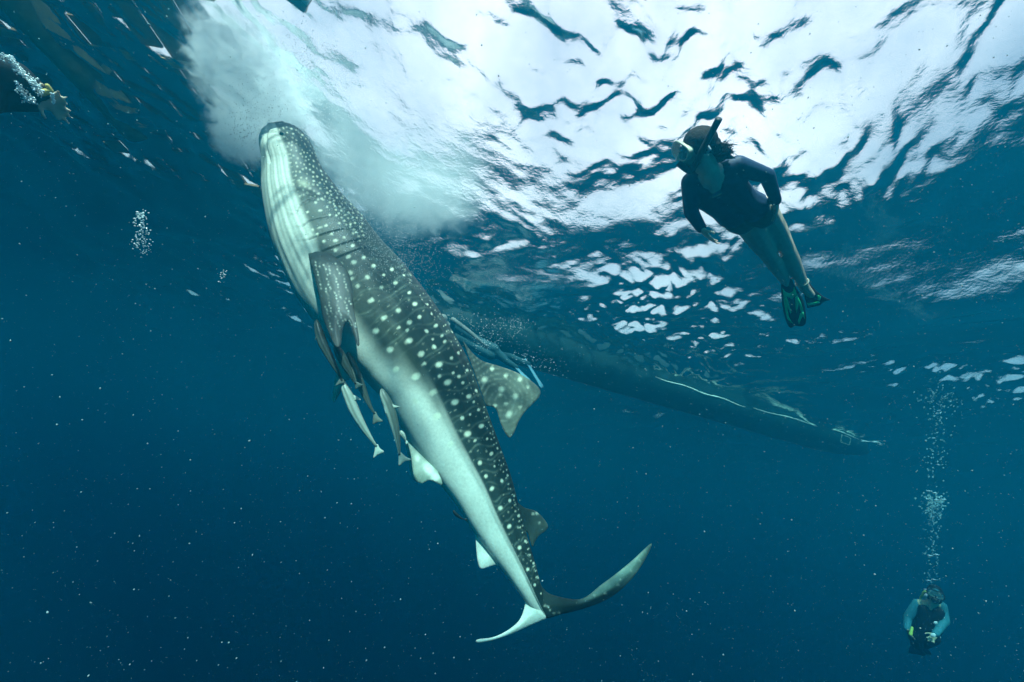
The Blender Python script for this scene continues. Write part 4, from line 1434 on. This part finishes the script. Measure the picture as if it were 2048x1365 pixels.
for (t0, t1, za, zb) in ((0.40, 0.60, 0.30, 0.36), (0.62, 0.92, 0.30, 0.06)):  # pale strips standing in for the highlight along the hull's chine
    pts = [near_side(t0 + (t1 - t0) * i / 30, za + (zb - za) * i / 30 + 0.03 * math.sin(i * 0.5)) for i in range(31)]
    rr = np.array([0.007 + 0.014 * math.sin(math.pi * i / 30) ** 0.7 * (0.7 + 0.3 * math.sin(i * 1.7)) for i in range(31)])
    world_obj('rail_or_shine', tube_mesh('rail_or_shine', [list(p) for p in pts], rr, 8), M_shine_trim, boat)


def plate_frame(bm):
    P = [near_side(0.855, 0.22), near_side(0.885, 0.22), near_side(0.885, 0.62), near_side(0.855, 0.62)]
    for i in range(4):
        cap(bm, P[i], 0.004, P[(i + 1) % 4], 0.004, 6, 2)


world_obj('hatch_frame', mesh_of('hatch_frame', plate_frame), M_shine_trim, boat)
# mooring line lying along the water beside the hull
lp = [at_z(u, v, -0.03) for u, v in [(985, 662), (1060, 680), (1110, 692), (1150, 704), (1200, 728), (1270, 752), (1330, 778), (1400, 808), (1460, 828), (1520, 845), (1600, 858), (1690, 876), (1762, 890)]]
C = catmull(np.array([list(p) for p in lp]), 160)
C[:, 2] = [surface_z(x, y) - 0.02 + 0.012 * math.sin(i * 0.7) for i, (x, y) in enumerate(C[:, :2])]
rope = world_obj('rope', tube_mesh('rope', C, 0.018 + 0.006 * np.sin(np.arange(160) * 0.9), 8), material('pale_blue_rope', (0.62, 0.80, 0.82), 0.6, 0.3, 30))
tag(rope, 'thin pale blue rope lying on the water above the dark boat hull', 'rope')

# ------------------------------------------------------------------ the feeders' boat at the top edge and added planks blocking sky light over the upper left
fb0 = at_z(610, 22, 0.0); fb1 = Vector((fb0.x - 5.0, fb0.y - 3.6, 0.0))
feed = empty('wooden_boat', (fb0 + fb1) * 0.5, 'brown wooden boat bow at the top edge above the bubble cloud', 'boat')
hm, fax, fsd = hull_mesh('hull', fb0, fb1, 1.0, lambda t: 0.08, 0.26, 60, 0.36, 1.4)
world_obj('hull', hm, M_wood, feed)
for k in (-1, 1):
    pts = []
    for i in range(24):
        t = i / 23
        e = min(1.0, t / 0.36) if t < 0.36 else min(1.0, (1 - t) / 0.36)
        e = math.sin(e * math.pi / 2) ** 1.4
        pts.append(list(fb0.lerp(fb1, t) + fsd * k * (max(0.015, 0.50 * e) + 0.02) + Vector((0, 0, 0.07))))
    world_obj('rail_or_shine', tube_mesh('rail_or_shine', pts, np.full(24, 0.03), 8), M_amber if k == 1 else M_bwhite, feed)
BLOCKER_Z = 0.62
sky_blocker = empty('sky_blocker', Vector((-6.6, fb0.y + 1.0, 0.3)), 'dark planks added to block the sky over the upper left, gaps left for glints', 'sky_blocker')
rd = random.Random(12)
for i in range(25):
    x = -3.75 - i * 0.25
    w = 0.128
    z = BLOCKER_Z + 0.045 * (i % 2)
    y = fb0.y - 2.0 + 0.05 * (i % 4)
    y_end = fb0.y + 4.4 - 0.06 * (i % 3)
    while y < y_end - 0.3:
        y2 = min(y_end, y + rd.uniform(1.6, 3.4))
        world_obj('blocker_plank', box_mesh('blocker_plank', x - w, x + w, y, y2, z, z + 0.035), M_wood, sky_blocker)
        y = y2 + rd.choice((0.006, 0.12, 0.22, 0.30))  # gaps added so the sky shows through as small glints
for y in (fb0.y - 1.5, fb0.y + 1.2, fb0.y + 3.9):
    pts = [[-3.6 - i * 0.9, y, 0.56] for i in range(8)]
    world_obj('cross_beam', tube_mesh('cross_beam', pts, np.full(8, 0.045), 10), M_bamboo, sky_blocker)
for x in (-5.2, -8.9):
    pts = [[x, fb0.y - 2.0 + i * 0.55, 0.03] for i in range(8)]
    world_obj('float', tube_mesh('float', pts, np.full(8, 0.17), 12, up=(0, 0, 1)), M_bamboo, sky_blocker)
    for y in (fb0.y - 1.5, fb0.y + 1.2):
        world_obj('post', tube_mesh('post', [[x, y, 0.15], [x, y, 0.35], [x, y, 0.55]], np.full(3, 0.045), 8, up=(1, 0, 0)), M_bamboo, sky_blocker)


# ================================================================== bubbles, feeding cloud, drifting specks
ICO_V, ICO_F = None, None
bm = bmesh.new(); bmesh.ops.create_icosphere(bm, subdivisions=1, radius=1.0)
ICO_V = np.array([v.co[:] for v in bm.verts]); ICO_F = np.array([[v.index for v in f.verts] for f in bm.faces]); bm.free()
OCT_V = np.array([(1, 0, 0), (-1, 0, 0), (0, 1, 0), (0, -1, 0), (0, 0, 1), (0, 0, -1)], float)
OCT_F = np.array([(0, 2, 4), (2, 1, 4), (1, 3, 4), (3, 0, 4), (2, 0, 5), (1, 2, 5), (3, 1, 5), (0, 3, 5)])


def swarm(name, P, rad, mat, label, squash=(1, 1, 1), octa=False, origin=None, seed=1, cat=None):
    """Many tiny closed bodies in one mesh."""
    V0, F0 = (OCT_V, OCT_F) if octa else (ICO_V, ICO_F)
    P = np.asarray(P, float); n = len(P); rad = np.broadcast_to(np.asarray(rad, float), (n,))
    rg = np.random.default_rng(seed)
    sc = rad[:, None] * np.array(squash)[None] * rg.uniform(0.75, 1.3, (n, 3))
    th = rg.uniform(0, 2 * math.pi, n); ph = rg.uniform(0, 2 * math.pi, n)
    V = V0[None] * sc[:, None]
    if squash != (1, 1, 1) or octa:
        x, y, z = V[..., 0].copy(), V[..., 1].copy(), V[..., 2].copy()
        c, s = np.cos(th)[:, None], np.sin(th)[:, None]
        x, y = x * c - y * s, x * s + y * c
        c, s = np.cos(ph)[:, None], np.sin(ph)[:, None]
        y, z = y * c - z * s, y * s + z * c
        V = np.stack([x, y, z], -1)
    V = (V + P[:, None]).reshape(-1, 3)
    F = (F0[None] + (np.arange(n) * len(V0))[:, None, None]).reshape(-1, 3)
    me = mesh_np(name, V, F)
    o = world_obj(name, me, mat)
    return tag(o, label, cat, None, 'stuff')


M_bub = material('bubble', (0.80, 0.86, 0.86), 0.12, spec=0.8)
M_snow = material('marine_snow', (0.22, 0.36, 0.36), 0.8)
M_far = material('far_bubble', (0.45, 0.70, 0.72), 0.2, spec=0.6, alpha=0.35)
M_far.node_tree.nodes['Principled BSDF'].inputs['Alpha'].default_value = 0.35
M_glint = material('silver_bubble', (0.72, 0.85, 0.88), 0.08, spec=1.0, metallic=0.6)


def cloud_material(name, centres, density, scale, col, wisp=0.9):
    """Feed cloud: the sum of soft round lobes, eaten away by noise; nothing above the water."""
    m = bpy.data.materials.new(name); m.use_nodes = True
    t = m.node_tree; t.nodes.clear(); L = t.links.new

    def math_(op, a, b=None, c=None):
        n_ = t.nodes.new('ShaderNodeMath'); n_.operation = op
        for k, q in enumerate((a, b, c)):
            if q is None: continue
            if isinstance(q, (int, float)): n_.inputs[k].default_value = q
            else: L(q, n_.inputs[k])
        return n_.outputs[0]
    out = t.nodes.new('ShaderNodeOutputMaterial'); pv = t.nodes.new('ShaderNodeVolumePrincipled')
    ge = t.nodes.new('ShaderNodeNewGeometry')
    acc = None
    for c, r in centres:
        d = t.nodes.new('ShaderNodeVectorMath'); d.operation = 'DISTANCE'
        L(ge.outputs['Position'], d.inputs[0]); d.inputs[1].default_value = c
        f = math_('MAXIMUM', math_('SUBTRACT', 1.0, math_('MULTIPLY', d.outputs['Value'], 1.0 / r)), 0.0)
        acc = f if acc is None else math_('ADD', acc, f)
    no = t.nodes.new('ShaderNodeTexNoise'); no.inputs['Scale'].default_value = scale; no.inputs['Detail'].default_value = 7
    no.inputs['Roughness'].default_value = 0.62; no.inputs['Distortion'].default_value = 0.9
    L(ge.outputs['Position'], no.inputs['Vector'])
    nn = math_('MULTIPLY', math_('SUBTRACT', no.outputs['Fac'], 0.5), 3.2 * wisp)
    e = math_('ADD', math_('MULTIPLY', acc, 1.6), math_('SUBTRACT', nn, 0.38))
    e = math_('MINIMUM', math_('MAXIMUM', e, 0.0), 1.0)
    sx = t.nodes.new('ShaderNodeSeparateXYZ'); L(ge.outputs['Position'], sx.inputs[0])
    z = math_('MINIMUM', math_('MAXIMUM', math_('MULTIPLY', sx.outputs['Z'], -14.0), 0.0), 1.0)
    gate = math_('MINIMUM', math_('MULTIPLY', acc, 6.0), 1.0)
    L(math_('MULTIPLY', math_('MULTIPLY', math_('MULTIPLY', e, z), gate), density), pv.inputs['Density'])
    pv.inputs['Color'].default_value = (*col, 1)
    pv.inputs['Anisotropy'].default_value = 0.0
    L(pv.outputs[0], out.inputs['Volume'])
    return m


def pd(u, v, zmax=-0.10, off=0.0):
    """Point on the shark's sheet (plus off), brought nearer along the sight line if it would stand above the water."""
    p = Vector(sp(u, v, off).tolist())
    if p.z > zmax:
        p = at_z(u, v, zmax)
    return p


DENSE = [(455, 86, 50), (448, 128, 44), (490, 110, 56), (520, 140, 56), (476, 172, 52), (520, 186, 50), (552, 196, 44), (590, 222, 34), (505, 222, 44), (488, 258, 46), (496, 284, 36), (470, 276, 34), (545, 222, 40)]
THIN = [(655, 235, 66), (680, 285, 66), (850, 372, 90), (790, 385, 90), (730, 345, 84), (905, 392, 70)]


def cloud(name, lobes, off, density, scale, col, label, wisp):
    cs = []
    for u, v, r in lobes:
        p = pd(u, v, -0.16, off if v < 330 else off + 0.45)
        cs.append((p, r * (p - CAM_POS).length / FPX * 1.22))

    def b(bm):
        for p, r in cs:
            bmesh.ops.create_icosphere(bm, subdivisions=3, radius=r, matrix=Matrix.Translation(p))
    me = mesh_of(name, b, 0.05, 2)
    return tag(world_obj(name, me, cloud_material(name, [(tuple(p), r) for p, r in cs], density, scale, col, wisp)), label, None, None, 'stuff')


cloud('feeding_cloud', DENSE, 0.60, 6.0, 9.0, (0.997, 0.998, 0.995), 'milky white cloud of bubbles and feed around the shark mouth', 2.0)
cloud('feed_haze', THIN, 0.5, 1.3, 5.0, (0.97, 0.985, 0.97), 'thin pale wisps of feed drifting under the surface behind the shark', 1.7)

ng = np.random.default_rng(77)


def scatter(spots, n, zmax=-0.05):
    """spots: (u, v, spread, off, weight) -> n points around them."""
    w = np.array([s[4] for s in spots], float); w /= w.sum()
    k = ng.choice(len(spots), n, p=w)
    out = []
    for i in k:
        u, v, r, off, _ = spots[i]
        out.append(list(pd(u + ng.normal() * r, v + ng.normal() * r, zmax, off + ng.normal() * 0.12)))
    return np.array(out)


P = scatter([(480, 110, 34, 0.0, 2), (500, 170, 40, 0, 3), (560, 200, 36, 0, 3), (600, 120, 36, 0.1, 4), (620, 160, 36, 0.1, 3), (650, 200, 40, 0.2, 2), (500, 265, 28, 0, 2), (640, 260, 40, 0.3, 2)], 2600)
swarm('fine_bubbles', P, ng.uniform(0.0015, 0.0045, len(P)), M_bub, 'fine silver bubbles breaking up around the feeding cloud', seed=2)
P = scatter([(700, 400, 30, -0.62, 2), (735, 440, 32, -0.62, 3), (770, 480, 34, -0.6, 3), (810, 510, 34, -0.5, 3), (690, 440, 34, -0.66, 1.5), (850, 540, 36, -0.3, 2), (830, 400, 40, 0.3, 2), (760, 520, 30, -0.62, 1)], 3200)
swarm('feed_specks', P, ng.uniform(0.0012, 0.0030, len(P)), M_bub, 'pale mist of feed specks drifting down the shark back', octa=True, seed=3)

# ring of spilt bubbles by the swimmer and along the rope
P = []
for (u, v, r, n) in [(975, 650, 26, 260), (1000, 670, 26, 260), (960, 682, 15, 220), (968, 690, 9, 200), (1040, 655, 16, 200), (1050, 712, 20, 160), (1085, 725, 24, 130), (1030, 640, 14, 160), (925, 630, 18, 80), (1110, 742, 20, 50)]:
    for i in range(n // 2):
        P.append(list(at(u + ng.normal() * r, v + ng.normal() * r * 0.55, 7.5 + ng.normal() * 0.15)))
P = np.array(P); P[:, 2] = np.minimum(P[:, 2], -0.03)
swarm('splash_bubbles', P, ng.uniform(0.003, 0.008, len(P)) * (ng.random(len(P)) ** 1.5 + 0.4), M_bub, 'white bubbles kicked up around the swimmer behind the shark', seed=4)
P = []
for i in range(620):
    j = int(min(159, abs(ng.normal() * 20) + ng.integers(0, 160) * 0.95))
    c = C_ROPE[j] if 'C_ROPE' in globals() else C[j]
    P.append([c[0] + ng.normal() * 0.05, c[1] + ng.normal() * 0.05, min(c[2], -0.02) + ng.normal() * 0.015])
swarm('rope_bubbles', P, ng.uniform(0.003, 0.008, len(P)), M_bub, 'beaded bubbles clinging along the rope beside the hull', seed=5)

# exhaled bubbles above the scuba diver
P, rr = [], []
for (u, v, su, sv, n, r0) in [(1866, 1160, 9, 10, 40, 0.010), (1866, 1110, 9, 22, 50, 0.012), (1866, 1050, 8, 22, 70, 0.012), (1866, 1018, 12, 14, 160, 0.014), (1866, 1000, 14, 8, 60, 0.018), (1868, 940, 9, 30, 50, 0.012), (1872, 880, 12, 34, 60, 0.012), (1876, 820, 16, 26, 70, 0.012), (1880, 798, 30, 8, 60, 0.012), (1878, 770, 16, 24, 40, 0.010)]:
    for i in range(n):
        P.append(list(at(u + ng.normal() * su, v + ng.normal() * sv, DD - 0.1 + ng.normal() * 0.08))); rr.append(r0 * ng.uniform(0.35, 1.0))
swarm('diver_bubbles', P, rr, M_far, 'column of exhaled bubbles rising above the scuba diver', seed=6)
P, rr = [], []
for (u, v) in [(1858, 983), (1870, 987), (1857, 999), (1873, 1001), (1887, 1000), (1878, 822), (1874, 828), (1868, 877), (1876, 930), (1860, 1112), (1873, 1110), (1858, 1162), (1868, 1160)]:
    P.append(list(at(u, v, DD - 0.12))); rr.append(0.034 if v > 950 else 0.024)
P = np.array(P)
caps = []
bm = bmesh.new()
for p, r in zip(P, rr):
    m4 = Matrix.Translation(Vector(p.tolist())) @ Matrix.Diagonal((r, r, r * 0.38, 1))
    bmesh.ops.create_uvsphere(bm, u_segments=12, v_segments=8, radius=1.0, matrix=m4)
me = bpy.data.meshes.new('mushroom_bubbles'); bm.to_mesh(me); bm.free()
tag(world_obj('mushroom_bubbles', me, M_glint), 'larger flattened bubbles within the column above the scuba diver', None, None, 'stuff')

# small stream at the left, froth round the bent arm
P, rr = [], []
for i in range(170):
    t = ng.random()
    P.append(list(at(283 + ng.normal() * (6 + 6 * t), 425 + 85 * t + ng.normal() * 4, 4.2 + ng.normal() * 0.05))); rr.append(ng.uniform(0.003, 0.008) * (1.2 - 0.6 * t))
for i in range(26):
    P.append(list(at(446 + ng.normal() * 5, 553 + ng.normal() * 8, 4.2))); rr.append(ng.uniform(0.002, 0.006))
swarm('stray_bubbles', P, rr, M_bub, 'small stream of bubbles hanging in open water left of the shark', seed=7)
P, rr = [], []
pa = catmull(np.array([(4, 112), (22, 120), (36, 140), (56, 156), (72, 172), (82, 188)], float), 60)
pb = catmull(np.array([(34, 168), (44, 186), (52, 198), (70, 202)], float), 40)
for i in range(520):
    c = pa[ng.integers(0, 60)] if ng.random() < 0.66 else pb[ng.integers(0, 40)]
    P.append(list(at(c[0] + ng.normal() * 3.6, c[1] + ng.normal() * 3.6, 3.36 + ng.normal() * 0.03))); rr.append(ng.uniform(0.0015, 0.006))
for i in range(60):
    t = ng.random()
    P.append(list(at(104 + 4 * t + ng.normal() * 2, 186 + 22 * t, 3.38))); rr.append(0.004)
swarm('arm_froth', P, rr, M_bub, 'white froth trailing along the bent arm at the left edge', seed=8)

# drifting specks through the whole water
n = 90000
P = np.stack([ng.uniform(-6.5, 6.5, n), ng.uniform(0.5, 7.5, n), ng.uniform(-6.6, -0.15, n)], 1)
d = np.linalg.norm(P - CAMn, axis=1)
P = P[d > 1.3]
r = 0.0009 + 0.0026 * ng.random(len(P)) ** 3
swarm('drifting_specks', P, r, M_snow, 'tiny pale specks drifting throughout the water', squash=(1.0, 0.7, 1.2), octa=True, seed=9)
